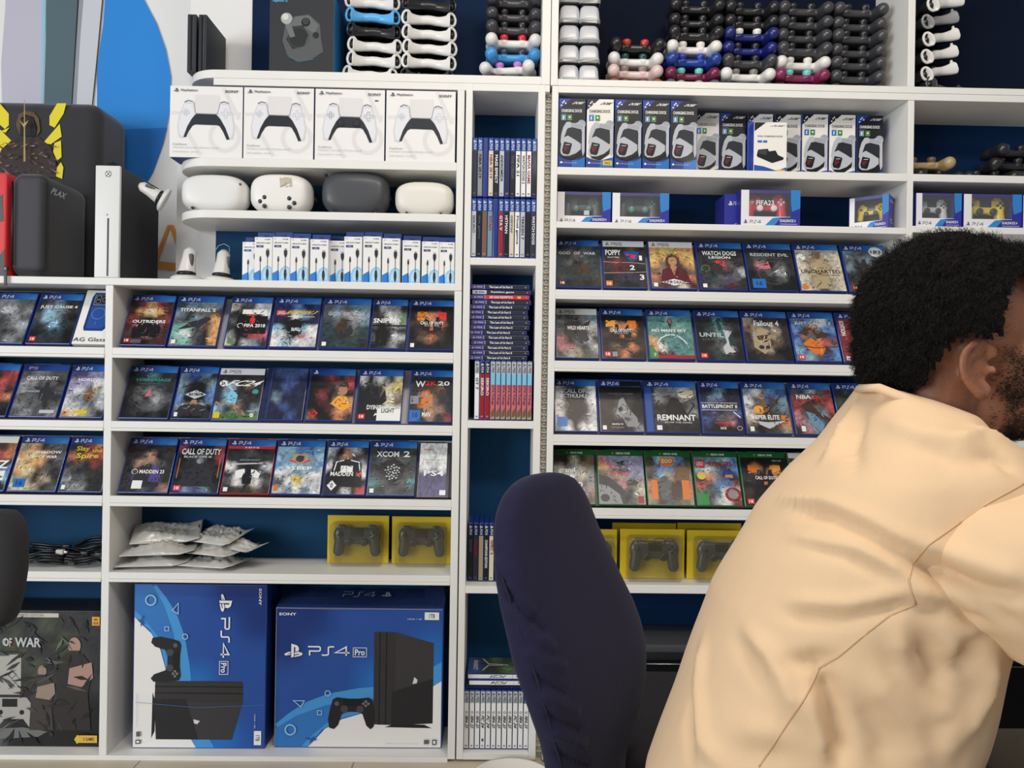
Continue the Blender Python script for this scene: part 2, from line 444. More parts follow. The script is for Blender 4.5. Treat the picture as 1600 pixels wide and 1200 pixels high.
def leanboard(par, off, xa, xb, z, zc):
    "sloping display board the cases rest against; z = shelf top, zc = underside above"
    mb = MB(); L = min(.196, (zc-z-.006)/math.cos(LEAN)); th = .006
    y0, z0 = .012+.0162/math.cos(LEAN), z-.016
    c, s = math.cos(LEAN), math.sin(LEAN)
    def T(l, t): return (y0+s*l+c*t, z0+c*l-s*t)
    q = [T(.02, 0), T(L, 0), T(L, th), T(.02, th)]
    vs = [Vector((x, y, zz))+off for x in (xa+.001, xb-.001) for y, zz in q]
    mb.add(vs, [(3,2,1,0),(4,5,6,7),(0,1,5,4),(1,2,6,5),(2,3,7,6),(3,0,4,7)], mat((206, 204, 212), .5, name='grey_display_board')); return mb.build('display_board', par)
for i in (1, 2, 3):
    for (a, b) in ((XA0, XAd0), (XAd1, XAr0)): leanboard(A, AI, a, b, zA[i][0], zA[i-1][1])

# rounded shelves above it
XBr0, XBr1 = WX(713.5, 250), WX(724.5, 250)
Bu = unit('corner_shelves', 'white shelves with rounded left ends holding headsets and white controller boxes', (XBr0, 0, zA[0][0]))
zB = [Zr(500, 249.5, 262.5), Zr(500, 331, 343)]
zBt = WZ(500, 138)
BI = -Vector((XBr0, 0, zA[0][0]))
def rounded(par, name, off, xl, xr, y1, z0, z1, R, mt=WHITE):
    mb = MB(); pts = [(xr, 0.0), (xr, y1), (xl+.004, y1)]
    n = 14; ry = min(R*1.0, y1-.02)
    for k in range(n+1):
        a = math.pi-(math.pi/2)*(-k/n) if False else math.pi+math.pi/2*k/n
        pts.append((xl+R+R*math.cos(a), ry+ry*math.sin(a)))
    pts = list(reversed(pts)); e = .0018
    cx = sum(p[0] for p in pts)/len(pts); cy = sum(p[1] for p in pts)/len(pts)
    def ring(z, sh): return [Vector((p[0]+(cx-p[0])*sh, p[1]+(cy-p[1])*sh, z))+off for p in pts]
    mb.loft([ring(z0, .006), ring(z0+e, 0), ring(z1-e, 0), ring(z1, .006)], mt, smooth=False); return mb.build(name, par)
rounded(Bu, 'shelf', BI, WX(264, 262), XBr0, BK, zB[0][1], zB[0][0], .11)
rounded(Bu, 'shelf', BI, WX(264, 345), XBr0, BK, zB[1][1], zB[1][0], .11)
board(Bu, 'side_panel', Vector((XBr0, 0, zA[0][0]))+BI, Vector((XBr1, BK+.02, zBt+.004))+BI)
board(Bu, 'back_board', Vector((WX(338, 390, .2), BK, zA[0][0]))+BI, Vector((XBr0, BK+.006, zBt))+BI, r=.0005, mt=BLUEBACK)

# upper left open cell
zF = Zr(560, 113.5, 126)
XFr0, XFr1 = WX(847, 60), WX(860.5, 60)
Fu = unit('wall_shelf_unit', 'white top shelf unit at upper left with a rounded end and a dark box', (XFr0, 0, zF[1]))
FI = -Vector((XFr0, 0, zF[1])); ZTOP = 2.42
rounded(Fu, 'bottom_board', FI, WX(282, 120), XFr0, BK+.006, zF[1], zF[0], .10)
board(Fu, 'lower_rail', Vector((WX(300, 120)+.06, 0.001, zBt+.004))+FI, Vector((XFr1, .19, zF[1]))+FI)
board(Fu, 'side_panel', Vector((XFr0, 0, zF[1]))+FI, Vector((XFr1, BK+.006, ZTOP))+FI)
board(Fu, 'top_board', Vector((WX(394, 60, .2), 0, ZTOP-.02))+FI, Vector((XFr0-.001, BK, ZTOP))+FI)
board(Fu, 'back_board', Vector((WX(394, 60, .2), BK, zF[0]))+FI, Vector((XFr0, BK+.006, ZTOP-.02))+FI, r=.0005, mt=mat((15, 36, 64), .7, spec=.1, name='shaded_blue_board'))  # blue darkened in the base colour for the shade inside this upper cell

# narrow column of spines
XC = (WX(726, 300), WX(736.5, 300), WX(839, 300), WX(850, 300))
zC = [Zr(787, 131, 142.5), Zr(785, 403, 414.5), Zr(785, 657.5, 669.5), Zr(760, 916, 927.5), Zr(770, 1177.5, 1187.5)]
Cu = unit('narrow_shelf_column', 'tall narrow white shelf column packed with game case spines', (XC[0], 0, 0))
CI = -Vector((XC[0], 0, 0))
def bC(name, a, b, **k): return board(Cu, name, Vector(a)+CI, Vector(b)+CI, **k)
bC('side_panel', (XC[0], 0, .008), (XC[1], BK, zC[0][0])); bC('side_panel', (XC[2], 0, .008), (XC[3], BK, zC[0][0]))
for k, (t, b) in enumerate(zC): bC('top_board' if k == 0 else 'bottom_board' if k == 4 else 'shelf', (XC[1], .0005, b), (XC[2], BK, t))
bC('back_board', (XC[1], BK-.001, .02), (XC[2], BK+.005, zC[0][1]), r=.0005, mt=BLUEBACK)

# right unit
XD0, XD1 = WX(860.5, 300), WX(870.5, 300)
XDd0, XDd1 = WX(1418.5, 250), WX(1428, 250)
XDR = 1.66
zE = Zr(1100, 128, 138.3)
zD = [Zr(1100, 138.8, 149.5), Zr(1100, 265, 277), Zr(1100, 350, 360), Zr(1100, 456, 471), Zr(1100, 567, 583.5), Zr(1100, 682, 698.5), Zr(1100, 796, 812), Zr(1100, 915, 928), (WZ(1550, 1160), WZ(1550, 1168))]
Du = unit('shelving_unit', 'wide white shelf unit behind the seated person, with charging dock boxes on top shelf', (XD0, 0, 0))
DI = -Vector((XD0, 0, 0))
def bD(name, a, b, **k): return board(Du, name, Vector(a)+DI, Vector(b)+DI, **k)
bD('side_panel', (XD0, 0, .008), (XD1, BK, zD[0][0])); bD('side_panel', (XDR, 0, .008), (XDR+.02, BK, zD[0][0]))
bD('divider', (XDd0, 0.001, zD[7][0]), (XDd1, BK, zD[0][1]))
bD('top_board', (XD1, -.0005, zD[0][1]), (XDR, BK, zD[0][0]))
for i in (1, 2):
    bD('shelf', (XD1, 0, zD[i][1]), (XDd0, BK, zD[i][0])); 
dz = WZ(1550, 274)-WZ(1550, 272); 
bD('shelf', (XDd1, 0, WZ(1550, 285.5)), (XDR, BK, WZ(1550, 274))); zR1 = WZ(1550, 274)
bD('shelf', (XDd1, 0, WZ(1550, 365.5)), (XDR, BK, WZ(1550, 355))); zR2 = WZ(1550, 355)
for i in (3, 4, 5, 6):
    t, bt = zD[i]; zm = bt+(t-bt)*.3
    for a, b in ((XD1, XDd0), (XDd1, XDR)):
        bD('shelf', (a, -0.002, bt), (b, BK, zm-.0004)); bD('front_rail', (a, 0.0, zm), (b, .010, t))
        leanboard(Du, DI, a, b, t, zD[i-1][1] if (a == XD1 or i > 3) else WZ(1550, 365.5))
bD('shelf', (XD1, 0, zD[7][1]), (XDR, BK, zD[7][0]))
bD('bottom_board', (XD1, -.06, zD[8][1]), (XDR, BK, zD[8][0])) 
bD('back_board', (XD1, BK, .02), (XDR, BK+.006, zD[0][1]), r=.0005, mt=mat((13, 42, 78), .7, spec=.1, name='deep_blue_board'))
# metal shelf support pegs
for px, py in ((1398, 371), (884, 148), (806, 150), (776, 147)):
    pass
pg = MB(); MET = mat((170, 165, 160), .3, .9)
pg.tube([(XDd0-.003, .03, WZ(1400, 372)), (XDd0-.02, .03, WZ(1400, 372))], .004, MET); pg.tube([(XDd0-.018, .03, WZ(1400, 372)), (XDd0-.018, .03, WZ(1400, 372)-.014)], .004, MET)
o = pg.build('shelf_peg', Du); o.location = DI
# upper right unit
Eu = unit('wall_shelf_unit', 'white top shelf unit at the upper right holding many stacked gamepads', (XD0, 0, zE[1]))
EI = -Vector((XD0, 0, zE[1]))
def bE(name, a, b, **k): return board(Eu, name, Vector(a)+EI, Vector(b)+EI, **k)
XE0, XE1 = WX(861.5, 60), WX(872.5, 60); XEd0, XEd1 = WX(1419.5, 60), WX(1430.5, 60)
bE('side_panel', (XE0, 0, zE[1]), (XE1, BK, ZTOP)); bE('side_panel', (XDR, 0, zE[1]), (XDR+.02, BK, ZTOP))
bE('bottom_board', (XE1, 0, zE[1]), (XDR, BK, zE[0])); bE('divider', (XEd0, 0.001, zE[0]), (XEd1, BK, ZTOP-.02))
bE('top_board', (XE1, 0, ZTOP-.02), (XDR, BK, ZTOP))
bE('back_board', (XE1, BK, zE[0]), (XDR, BK+.006, ZTOP-.02), r=.0005, mt=mat((7, 18, 38), .7, spec=.1, name='deep_shaded_blue_board'))  # shade painted in: colour nearly black where steep ceiling light misses the board
# ================================================================ game cases on the sloping boards
CASEB = mat((26, 52, 130), .3, coat=.3, name='blue_case_plastic'); CASEG = mat((30, 96, 46), .3, coat=.3, name='green_case_plastic')
CASER = mat((150, 26, 34), .3, coat=.3, name='red_case_plastic'); CASEK = mat((26, 26, 30), .3, coat=.3, name='black_case_plastic')
CW, CH, CT = .135, .171, .0145
def case_shell(w, h, t, mt, parent):
    mb = MB(); mb.rbox((0, 0, 0), (w, t, h), .0022, mt, n=1, smooth=False)
    mb.rbox((w*.2, -.0002, h-.0008), (w*.8, t*.6, h+.0006), .0003, mt, n=1, smooth=False)
    return mb.build('case_shell', parent)
def cover(key, plat, rows, ops, parent, w, h, seed):
    p = Print((.0042, -.00025, .0035), (w-.0062, 0, 0), (0, 0, h-.0068), (0, -1, 0), mt=PRINT, step=.00008)
    p.rect('w' if plat in '5w' else 'k', 0, 0, 1, 1)
    top = 1.0
    if plat in '45wrnp':
        top = .872
        if plat in '4rn':
            p.art(['ZZbzz', 'ZbbzB'], 0, top, 1, 1, nx=10, ny=2, warp=0, seed=1, grain=.04)
            if plat == 'r': p.rect('R', 0, .82, 1, .872); p.text('HITS', 'w', .36, .832, .66, .86); top = .82
            p.logo('w', .05, .895, .155, .975); 
            if plat != 'n': p.ps('4', 'w', .20, .905, .47, .96, .0016)
        elif plat == 'p':
            p.art(['ZZZbb', 'ZZbbb'], 0, top, 1, 1, nx=8, ny=2, warp=0, seed=1, grain=.04); p.text('PS', 'l', .1, .9, .3, .96)
        else:
            p.rect('w', 0, top, 1, 1)
            p.logo('K', .05, .895, .15, .975); p.ps('5', 'g', .20, .905, .46, .96, .0016)
    elif plat in 'xX':
        top = .90
        p.rect(('H' if plat == 'x' else 'w'), 0, top, 1, 1)
        p.text('XBOX ONE', 'w' if plat == 'x' else 'g', .40, .93, .72, .97); p.disk('F' if plat == 'x' else 'g', .33, .95, .03)
    if rows: p.art(rows.split('/'), 0, 0, 1, top, seed=seed)
    P0 = p.P; p.P = lambda u, v: P0(u, v*top)
    p.ops([o for o in ops if o[0] != 'T' and not (o[0] == 'R' and o[3] < .12)])
    if rows and plat not in 'Kb': p.flecks(rows.split('/'), 80, random.Random(seed+5), 1.0)
    p.ops([o for o in ops if o[0] == 'R' and o[3] < .12]+[o for o in ops if o[0] == 'T'])
    return p.build('cover_print', parent)
SHORT = {'case': CW}
def row(ytop_z, yref, items, group, xref=None, off=.0):
    "items: (bottom-left px, bottom-right px, platform, label, colour rows, ops, forward)"
    for n, it in enumerate(items):
        bl, br, plat, label, rows, ops = it[:6]; fwd = it[6] if len(it) > 6 else 0.0; hh = it[7] if len(it) > 7 else CH
        x0 = WX(bl, yref, .012); x1 = WX(br, yref, .012); w = max(.06, x1-x0-.0012)
        t = CT if fwd == 0 else .009
        o = empty('game_case', (x0+.0006, .0125-fwd*.3, ytop_z+t*math.sin(LEAN)+.0008), (-LEAN, 0, 0), label, 'game case', group)
        mt = {'x': CASEG, 'X': CASEG, 'r': CASER, 'K': CASEK, 'w': CASEB}.get(plat, CASEB)
        case_shell(w, hh, t, mt, o)
        cover(label, plat, rows, ops, o, w, hh, hash(label) % 1000 if False else (n*37+int(bl)) % 997)
Z1, Z2, Z3 = zA[1][0], zA[2][0], zA[3][0]
FIG = lambda c, u, v, s=1.0: ('P', c, [(u-.10*s, v), (u-.12*s, v+.20*s), (u-.05*s, v+.27*s), (u-.04*s, v+.36*s), (u+.04*s, v+.36*s), (u+.05*s, v+.27*s), (u+.12*s, v+.20*s), (u+.10*s, v)])
def mag(c='w'): return ('R', c, .04, .03, .13, .12)
def badge(c, t='18'): return [('R', c, .04, .03, .19, .14), ('T', t, 'w', .07, .055, .16, .115)]
G1 = 'tilted game cases in the upper left-hand rows'
row(Z1, 540, [
 (-40, 35, '4', 'grey game case with pale swirl cut by the photo edge, top row', 'gGGgg/gGsgG/KggGg/gKgGs/KgKgG/KKgGg', [('T','S','s',.3,.68,.5,.83)]),
 (37.5, 109, '4', 'game case with teal stormy mountain cover beside the phone case box, top row', 'KgxKK/KcxgK/gcxKk/TKcTK/kKTTk/kTKKk', [('T','JUST CAUSE 4','w',.06,.79,.94,.87)]+badge('R')),
], G1)
row(Z2, 658, [
 (-64, 8, '4', 'dark game case with red and orange figures at the left photo edge, middle row', 'KrKrR/KKkRr/kKrRK/KkKRo/kKKkK/KKkKk', [mag('g')]),
 (11, 87, 'p', 'grey military game case with soldier silhouette, middle row left', 'gGGgg/GGggK/GgKKg/gggKK/GggKg/gGggG', [('T','CALL OF DUTY','w',.12,.80,.82,.88), FIG('K',.62,.35,1.1), ('T','ADVANCED','s',.1,.52,.5,.56), ('R','s',.62,.06,.94,.13)]),
 (90, 159, '4', 'game case with pale lavender snowy cover beside the divider, middle row', 'uulll/lllww/lwGDw/sGEGs/wsxgs/OwyGK', [('T','HORIZON','w',.2,.78,.85,.85), FIG('e',.55,.35,.9), ('R','y',.28,.06,.62,.13)]),
], G1)
row(Z3, 776, [
 (-66, 5, 'w', 'white-banner game case with red and blue streaks at the left edge, lower row', 'KKEEo/gKrRo/KgBeK/KKrgB/gKKKc/KgrKK', [('T','Z','w',.70,.45,.95,.62), ('R','w',.6,.2,.92,.4)]),
 (8, 86, '4', 'game case with golden explosion cover and blue rating square, lower row', 'DOKgg/OYOeg/YOOKg/OYegK/DDEDK/dYDEg', [('T','SHADOW','w',.36,.78,.92,.84), ('T','OF WAR','w',.45,.68,.85,.74), ('R','z',.08,.06,.33,.24), ('T','16','Z',.14,.10,.27,.2)]),
 (88, 158, '4', 'dark grey game case with yellow lettering at top, lower row left', 'KEror/oKorR/KeKrE/gKKEK/GggKK/gGGKK', [('T','Slay','y',.16,.82,.48,.95), ('T','the','y',.55,.82,.8,.89), ('T','Spire','y',.2,.66,.74,.80), mag('w')]),
], G1)
# boxed phone case beside them
w = .108
o = empty('phone_case_box', (WX(111, 540, .012), .0125, Z1+.009), (-LEAN, 0, 0), 'white box showing a dark blue phone case, leaning beside the divider', 'box')
mb = MB(); mb.rbox((0, 0, 0), (w-.012, .014, .182), .0012, mat((240, 238, 232), .5), n=1, smooth=False); mb.build('box_body', o)
p = Print((.001, -.0002, .001), (w-.014, 0, 0), (0, 0, .178), (0, -1, 0))
p.poly('Z', [(.24,.24),(.80,.24),(.94,.34),(.94,.90),(.80,.965),(.28,.965),(.22,.88),(.2,.3)])
p.poly('b', [(.28,.28),(.76,.28),(.88,.36),(.88,.70),(.28,.70)]).rect('x', .3, .72, .88, .93).rect('K', .33, .74, .86, .92)
for a, b in ((.43, .87), (.43, .79), (.62, .83)): p.disk('k', a, b, .07).ring('s', .0008, a, b, .07)
p.ring('x', .0016, .55, .56, .20).line('x', .0014, [(.53, .40), (.53, .34)])
p.text('AG Glass', 'K', .02, .04, .98, .11, bold=False); p.build('box_print', o)

G2 = 'tilted game cases in the three middle-left rows'
row(Z1, 550, [
 (185, 258, '4', 'dark red game case with silhouetted figures under a glowing sky', 'ErOrE/mOYOm/rEkEr/mpkpm/EkpmE/kmkEm', [('T','SPECIAL EDITION','p',.2,.92*.92,.8,.865), ('T','OUTRIDERS','w',.14,.49,.90,.56), FIG('k',.3,.15,1.1), FIG('k',.5,.18,1.2), FIG('k',.7,.16,1.1)]+badge('r')+[('R','g',.2,.03,.44,.11)]),
 (260, 337, '4', 'game case with grey robot on teal and yellow sky', 'TxxGx/xKggE/gKxKO/tqKeO/qwgKO/GqgKO', [('T','TITANFALL 2','w',.08,.78,.86,.86), ('P','K',[(.1,.35),(.4,.55),(.75,.66),(.8,.6),(.6,.45),(.3,.38)]), mag()]),
 (347, 415, '4', 'football game case with red shirted player on black', 'dggws/KkRkw/gkRKk/KkRkb/GkkRj/dksxK', [('R','k',.2,.28,.95,.70),('O','w',.0015,.30,.47,.07), ('T','FIFA 2018','w',.40,.43,.92,.51), FIG('R',.58,.52,.55), ('R','w',.3,.74,.9,.85), ('R','F',.06,.05,.2,.16)]),
 (418, 493, '4', 'game case with bright blue starry cover and yellow title', 'ZZBnZ/nZwBn/nkkkn/ckkcw/wskpw/wcsws', [('R','R',.04,.72,.24,.85), ('T','LEGO','w',.06,.75,.22,.82), ('T','BATMAN 3','y',.27,.75,.93,.84,dict(shear=.2)), ('L','w',.0012,[(.3,.70),(.9,.70)]), ('P','k',[(.32,.3),(.36,.6),(.5,.64),(.64,.6),(.66,.3),(.5,.24)]), ('R','s',.42,.36,.6,.44)]),
 (496, 574, '4', 'misty grey game case of two travellers in a boat scene, left half', 'gxgxx/gxGsx/TgKGx/TKKgT/TTKfT/KTTTK', [('T','GOD  OF  WAR','s',.10,.74,.90,.82), ('O','R',.002,.5,.78,.055), FIG('E',.42,.34,.9), FIG('K',.6,.30,.6), mag()]),
 (575.5, 633, '4', 'black and white sniper game case with standing soldier', 'KsGGK/KKwsF/gKgwG/kkKgK/gkKss/kKgGK', [('T','SNIPER','w',.02,.58,.74,.69), ('T','3','F',.78,.58,.93,.69), ('R','k',0,.50,1,.54), FIG('k',.3,.05,1.6)]),
 (635, 707, '4', 'black game case with orange war poster cover, end of the top middle-left row', 'kkkkk/kOoRk/EkOok/kEkEk/keoEk/kkkkk', [('P','o',[(.16,.86),(.16,.66),(.34,.70),(.40,.86)]), ('P','R',[(.66,.86),(.64,.70),(.84,.66),(.84,.86)]), FIG('k',.38,.42,.9), FIG('k',.64,.42,.9), ('T','CALL OF DUTY','w',.24,.56,.78,.63), ('T','BLACK OPS','s',.34,.52,.68,.545), ('P','o',[(.46,.42),(.54,.42),(.54,.50),(.5,.46),(.46,.50)]), mag()]),
], G2)
row(Z2, 660, [
 (183, 262, '4', 'black game case with pale blue swirling face, left end of second row', 'KTtKK/kKTTK/KgGgK/kgKsg/kKgGK/kKkKk', [('T','VORHERSAGE','t',.15,.80,.90,.87), ('T','REVELATIONS','g',.25,.73,.65,.76), ('O','g',.002,.5,.42,.28), ('P','p',[(.42,.45),(.58,.48),(.5,.62)])]),
 (265, 328, '4', 'blue grey game case with a dark block shape above a title plate', 'xbbxK/xKkKx/xkkkB/BkkkB/xsask/KkkkK', [('P','k',[(.3,.45),(.33,.74),(.42,.80),(.62,.80),(.70,.74),(.74,.45)]), ('P','K',[(.0,.05),(.15,.26),(.5,.34),(.85,.26),(1,.05)]), ('P','s',[(.22,.52),(.5,.62),(.8,.52),(.5,.42)]), ('T','BATMAN','k',.33,.49,.7,.55), ('P','a',[(.4,.30),(.6,.30),(.56,.40),(.44,.40)]), mag()]),
 (329, 404, '5', 'football game case with light blue kit player kicking on grass', 'KKKKK/KcKeK/KcKKK/KcgKK/cKaKx/FFhFF', [('C','w',.12,.80,.09), ('T','EA','K',.08,.77,.16,.83), ('T','FC24','w',.26,.74,.96,.87,dict(shear=.25)), FIG('c',.36,.34,1.0), ('L','a',.005,[(.38,.36),(.62,.20),(.70,.10)]), ('L','a',.005,[(.32,.36),(.14,.32),(.03,.38)]), ('C','a',.38,.70,.045), ('C','w',.86,.10,.05), ('C','t',.86,.62,.07), ('R','y',.02,.03,.16,.16)], .03),
 (405, 472, 'b', 'plain dark blue plastic game case without a cover sheet', 'nbbbb/nnbbn/nnbnn/nxnnn/nnbnn/nnnbn', [('L','b',.002,[(.1,.02),(.1,.98)])]),
 (474, 549, 'n', 'dark game case with red haired man in orange light', 'kKrKr/kkKaR/krkek/kmKOO/kkmOo/ekkoE', [('P','E',[(.62,.70),(.70,.84),(.84,.86),(.9,.7)]), ('P','a',[(.64,.58),(.66,.74),(.84,.74),(.86,.60),(.74,.54)]), ('P','O',[(.5,.36),(.66,.54),(.86,.52),(.96,.3),(.8,.2)]), ('P','R',[(.04,.14),(.15,.24),(.26,.14),(.15,.04)]), ('T','18','k',.10,.10,.20,.17)]),
 (553, 626, '4', 'white and black forest game case with yellow right side', 'wKwgY/KKKYy/kKKdD/kkgYe/kkwww/kkwww', [('P','k',[(0,.8),(.1,.6),(.2,.82),(.3,.55),(.42,.80),(.5,.5),(.6,.7),(.66,.45),(.5,.3),(.46,0),(0,0)]), ('R','w',.46,.0,1,.26), ('T','DYING','w',.22,.24,.54,.34), ('T','LIGHT','K',.56,.17,.86,.27), ('O','f',.0016,.86,.66,.09)]+badge('R')),
 (636, 706, '4', 'wrestling game case with two athletes on dark maroon', 'KKKKK/KmEeK/KaeEK/KoaKK/KEaaK/zKaKr', [('T','W','w',.10,.76,.34,.90), ('T','2K','R',.34,.80,.62,.90), ('T','20','w',.64,.80,.93,.90), ('P','o',[(.26,.3),(.28,.6),(.4,.70),(.52,.6),(.54,.3)]), ('C','a',.4,.56,.085), FIG('a',.45,.08,1.1), ('C','E',.76,.66,.09), ('R','z',.0,.04,.26,.24), ('T','16','Z',.08,.08,.2,.2), ('T','MAN','w',.3,.1,.5,.2), ('R','G',.0,.38,.2,.56)]),
], G2)
row(Z3, 777, [
 (182, 261, '4', 'dark game case with a seated sportsman and a white sticker, third row', 'EEkKE/KKakK/KaagK/KguKK/KuKgK/KKgKa', [('P','K',[(.22,.1),(.26,.5),(.5,.6),(.76,.5),(.8,.1)]), ('P','u',[(.56,.2),(.58,.58),(.74,.50),(.78,.2)]), ('C','a',.53,.70,.085), ('O','w',.0015,.24,.42,.06), ('T','MADDEN 23','w',.34,.38,.86,.46), ('R','w',.24,.06,.45,.23)]),
 (263, 340, '4', 'black game case with seated soldier seen from behind and red edges', 'rkkkr/kKgkr/kKKKk/KkkkK/kkkkk/KxuxK', [('T','CALL OF DUTY','w',.07,.80,.93,.93), ('T','BLACK OPS III','s',.14,.73,.74,.775), ('L','o',.002,[(.06,.3),(.06,.72)]), ('L','o',.002,[(.94,.3),(.94,.72)]), ('P','K',[(.14,.12),(.18,.46),(.4,.54),(.44,.66),(.58,.66),(.62,.54),(.82,.46),(.86,.12)]), ('C','G',.5,.66,.07)]+badge('j')),
 (341.5, 420, 'r', 'red plastic game case with black and white patchy cover', 'KKgKK/KKKKK/wKkKs/KskgK/gwkwg/KEKeK', [('T','ARKHAM KNIGHT','G',.28,.72,.72,.76), ('P','s',[(.2,.66),(.8,.69),(.78,.66),(.22,.63)]), ('P','w',[(.22,.50),(.42,.54),(.46,.36),(.26,.32)]), ('P','w',[(.56,.54),(.78,.48),(.74,.33),(.58,.36)]), FIG('k',.5,.2,.9), mag()]),
 (421, 500, '4', 'game case with winter sports helmet over snowy mountains', 'ccBBc/cxxxc/BcccB/wsxsw/gwyws/sxwxw', [('P','R',[(.24,.70),(.5,.62),(.76,.70),(.5,.76)]), ('P','D',[(.32,.72),(.36,.86),(.5,.84),(.64,.86),(.68,.72),(.5,.62)]), ('C','E',.5,.74,.09), ('T','STEEP','w',.22,.50,.78,.57), ('P','y',[(.34,.36),(.56,.36),(.5,.24),(.42,.26)]), ('R','o',.02,.05,.12,.16)]),
 (502, 570, '4', 'black game case with broad shouldered sports player in dark jersey', 'skasK/gKaKK/wksks/kkkkw/kkKkk/KkwKR', [('P','k',[(.1,.15),(.16,.66),(.4,.74),(.6,.74),(.86,.66),(.92,.15)]), ('L','w',.003,[(.2,.5),(.24,.68),(.42,.72)]), ('L','w',.003,[(.84,.5),(.8,.68),(.6,.72)]), ('C','a',.5,.86,.1), ('R','w',.36,.46,.66,.6), ('T','MADDEN','w',.12,.38,.68,.47), ('T','18','R',.76,.38,.9,.47), ('P','w',[(.06,.18),(.18,.29),(.3,.18),(.18,.07)]), ('T','0','k',.15,.13,.21,.23)]),
 (571, 648, '4', 'grey green game case with a pale bone mosaic face shape', 'fTKTf/TgKgT/KkkkK/gKkKg/tgkgt/TKgKT', [('T','XCOM','w',.13,.80,.62,.92), ('T','2','w',.72,.80,.86,.93), ('P','k',[(.2,.6),(.34,.72),(.5,.76),(.66,.72),(.8,.6),(.62,.5),(.58,.28),(.5,.2),(.42,.28),(.38,.5)])]+[('C','s',.5+.17*math.sin(i*2.4)*math.sqrt(i/26), .48+.17*math.cos(i*2.4)*math.sqrt(i/26), .022) for i in range(26)]+[mag()]),
 (650, 702, 'K', 'black game case with white and blue page, far right of third row', 'wwwww/wwwww/wwsww/uuuuu/uuuuu/uuuuu', [('T','Thank you','R',.1,.86,.4,.89), ('T','PS4','w',.16,.38,.82,.48), ('L','g',.001,[(.1,.68),(.8,.68)]), ('R','w',.7,.03,.9,.12), ('R','K',.9,0,1,1)], .03),
], G2)
G3 = 'tilted game cases on the sloping boards of the right unit'
row(zD[3][0], 456, [
 (868.6, 940, '4', 'misty grey green game case at the left end of the right unit, first tilted row', 'TgTgT/TKgTK/TgKgT/TKEKT/fTKTf/KkKkK', [('T','GOD  OF  WAR','s',.04,.78,.92,.85), ('O','r',.002,.48,.81,.055), FIG('K',.4,.3,.9), FIG('E',.68,.3,.7)]+badge('m')),
 (943, 1013, '5', 'black game case split in numbered bands 1, 2 and 3', 'KKKgK/KKKKK/mrmKK/KmmKk/kKvvK/kKkkK', [('T','POPPY','w',.05,.78,.42,.92), ('T','PLAYTIME','s',.10,.71,.38,.745), ('P','b',[(.48,.88),(.86,.88),(.82,.68),(.62,.66)]), ('P','R',[(.52,.82),(.8,.80),(.74,.69)]), ('L','s',.0013,[(0,.62),(.3,.60),(.6,.61),(1,.58)]), ('L','s',.0013,[(0,.34),(.3,.35),(.7,.36),(1,.38)]), ('T','1','w',.86,.66,.93,.78), ('T','2','w',.62,.42,.74,.54), ('T','3','w',.84,.18,.95,.31), ('R','o',.03,.03,.18,.15), ('T','16','w',.06,.05,.15,.12)]),
 (1017, 1091, 'w', 'bright yellow game case with long haired man in a red suit', 'OyyOO/yOEOy/OeaEO/eGmge/omdmo/gmgdm', [('P','E',[(.34,.52),(.36,.74),(.5,.82),(.66,.76),(.68,.52)]), ('C','a',.51,.66,.1,.12), ('P','m',[(.2,.1),(.26,.44),(.44,.54),(.62,.54),(.8,.44),(.9,.1)]), ('P','a',[(.44,.54),(.52,.3),(.6,.54)]), ('P','w',[(.2,.14),(.5,.22),(.86,.14),(.5,.06)]), ('T','LIKE A DRAGON','K',.22,.10,.86,.18), mag()]),
 (1094, 1170, '4', 'dark purple game case of masked figures with large white title', 'KKKKK/KTKKK/KKRgK/fKKKs/vTguK/KgvmK', [('T','WATCH DOGS','w',.10,.82,.86,.93), ('T','LEGION','w',.24,.74,.72,.80), FIG('K',.42,.36,.9), FIG('g',.8,.2,.8), ('C','R',.42,.66,.05), ('O','F',.0018,.14,.5,.09), mag()]),
 (1171, 1249, '4', 'black game case with pale face in a sphere and blue rating square', 'KKKKK/KgKKK/KpkgK/kKgsK/kKKgk/kKkkk', [('T','RESIDENT EVIL','s',.10,.82,.92,.90), ('T','REVELATIONS','g',.2,.76,.8,.79), ('O','g',.0014,.55,.42,.34), ('P','p',[(.3,.5),(.46,.7),(.5,.52)]), ('R','z',.06,.04,.34,.26), ('T','16','Z',.14,.1,.27,.2)]),
 (1251, 1325, '4', 'cream game case with the back of a man in a shirt', 'ddDdd/dDeDd/dDDDd/dDDdd/dDEDd/dDeDd', [('C','w',.12,.82,.1), ('P','D',[(.3,.05),(.34,.5),(.26,.62),(.44,.78),(.62,.76),(.74,.6),(.66,.48),(.68,.05)]), ('C','e',.5,.86,.075), ('T','UNCHARTED','E',.06,.42,.94,.51), ('T','COLLECTION','e',.44,.36,.9,.40), ('R','o',.03,.03,.16,.13)]),
 (1328, 1400, '4', 'slate blue game case of armoured knight with round white sticker', 'xggxx/gKxKg/xKKgx/KKgKx/KgKKg/gKKDK', [FIG('K',.45,.4,1.1), ('P','g',[(.5,.5),(.6,.8),(.85,.3),(.75,.2)]), ('C','w',.78,.98,.16), ('T','183','K',.66,.94,.9,1.02)]+badge('r')),
], G3)
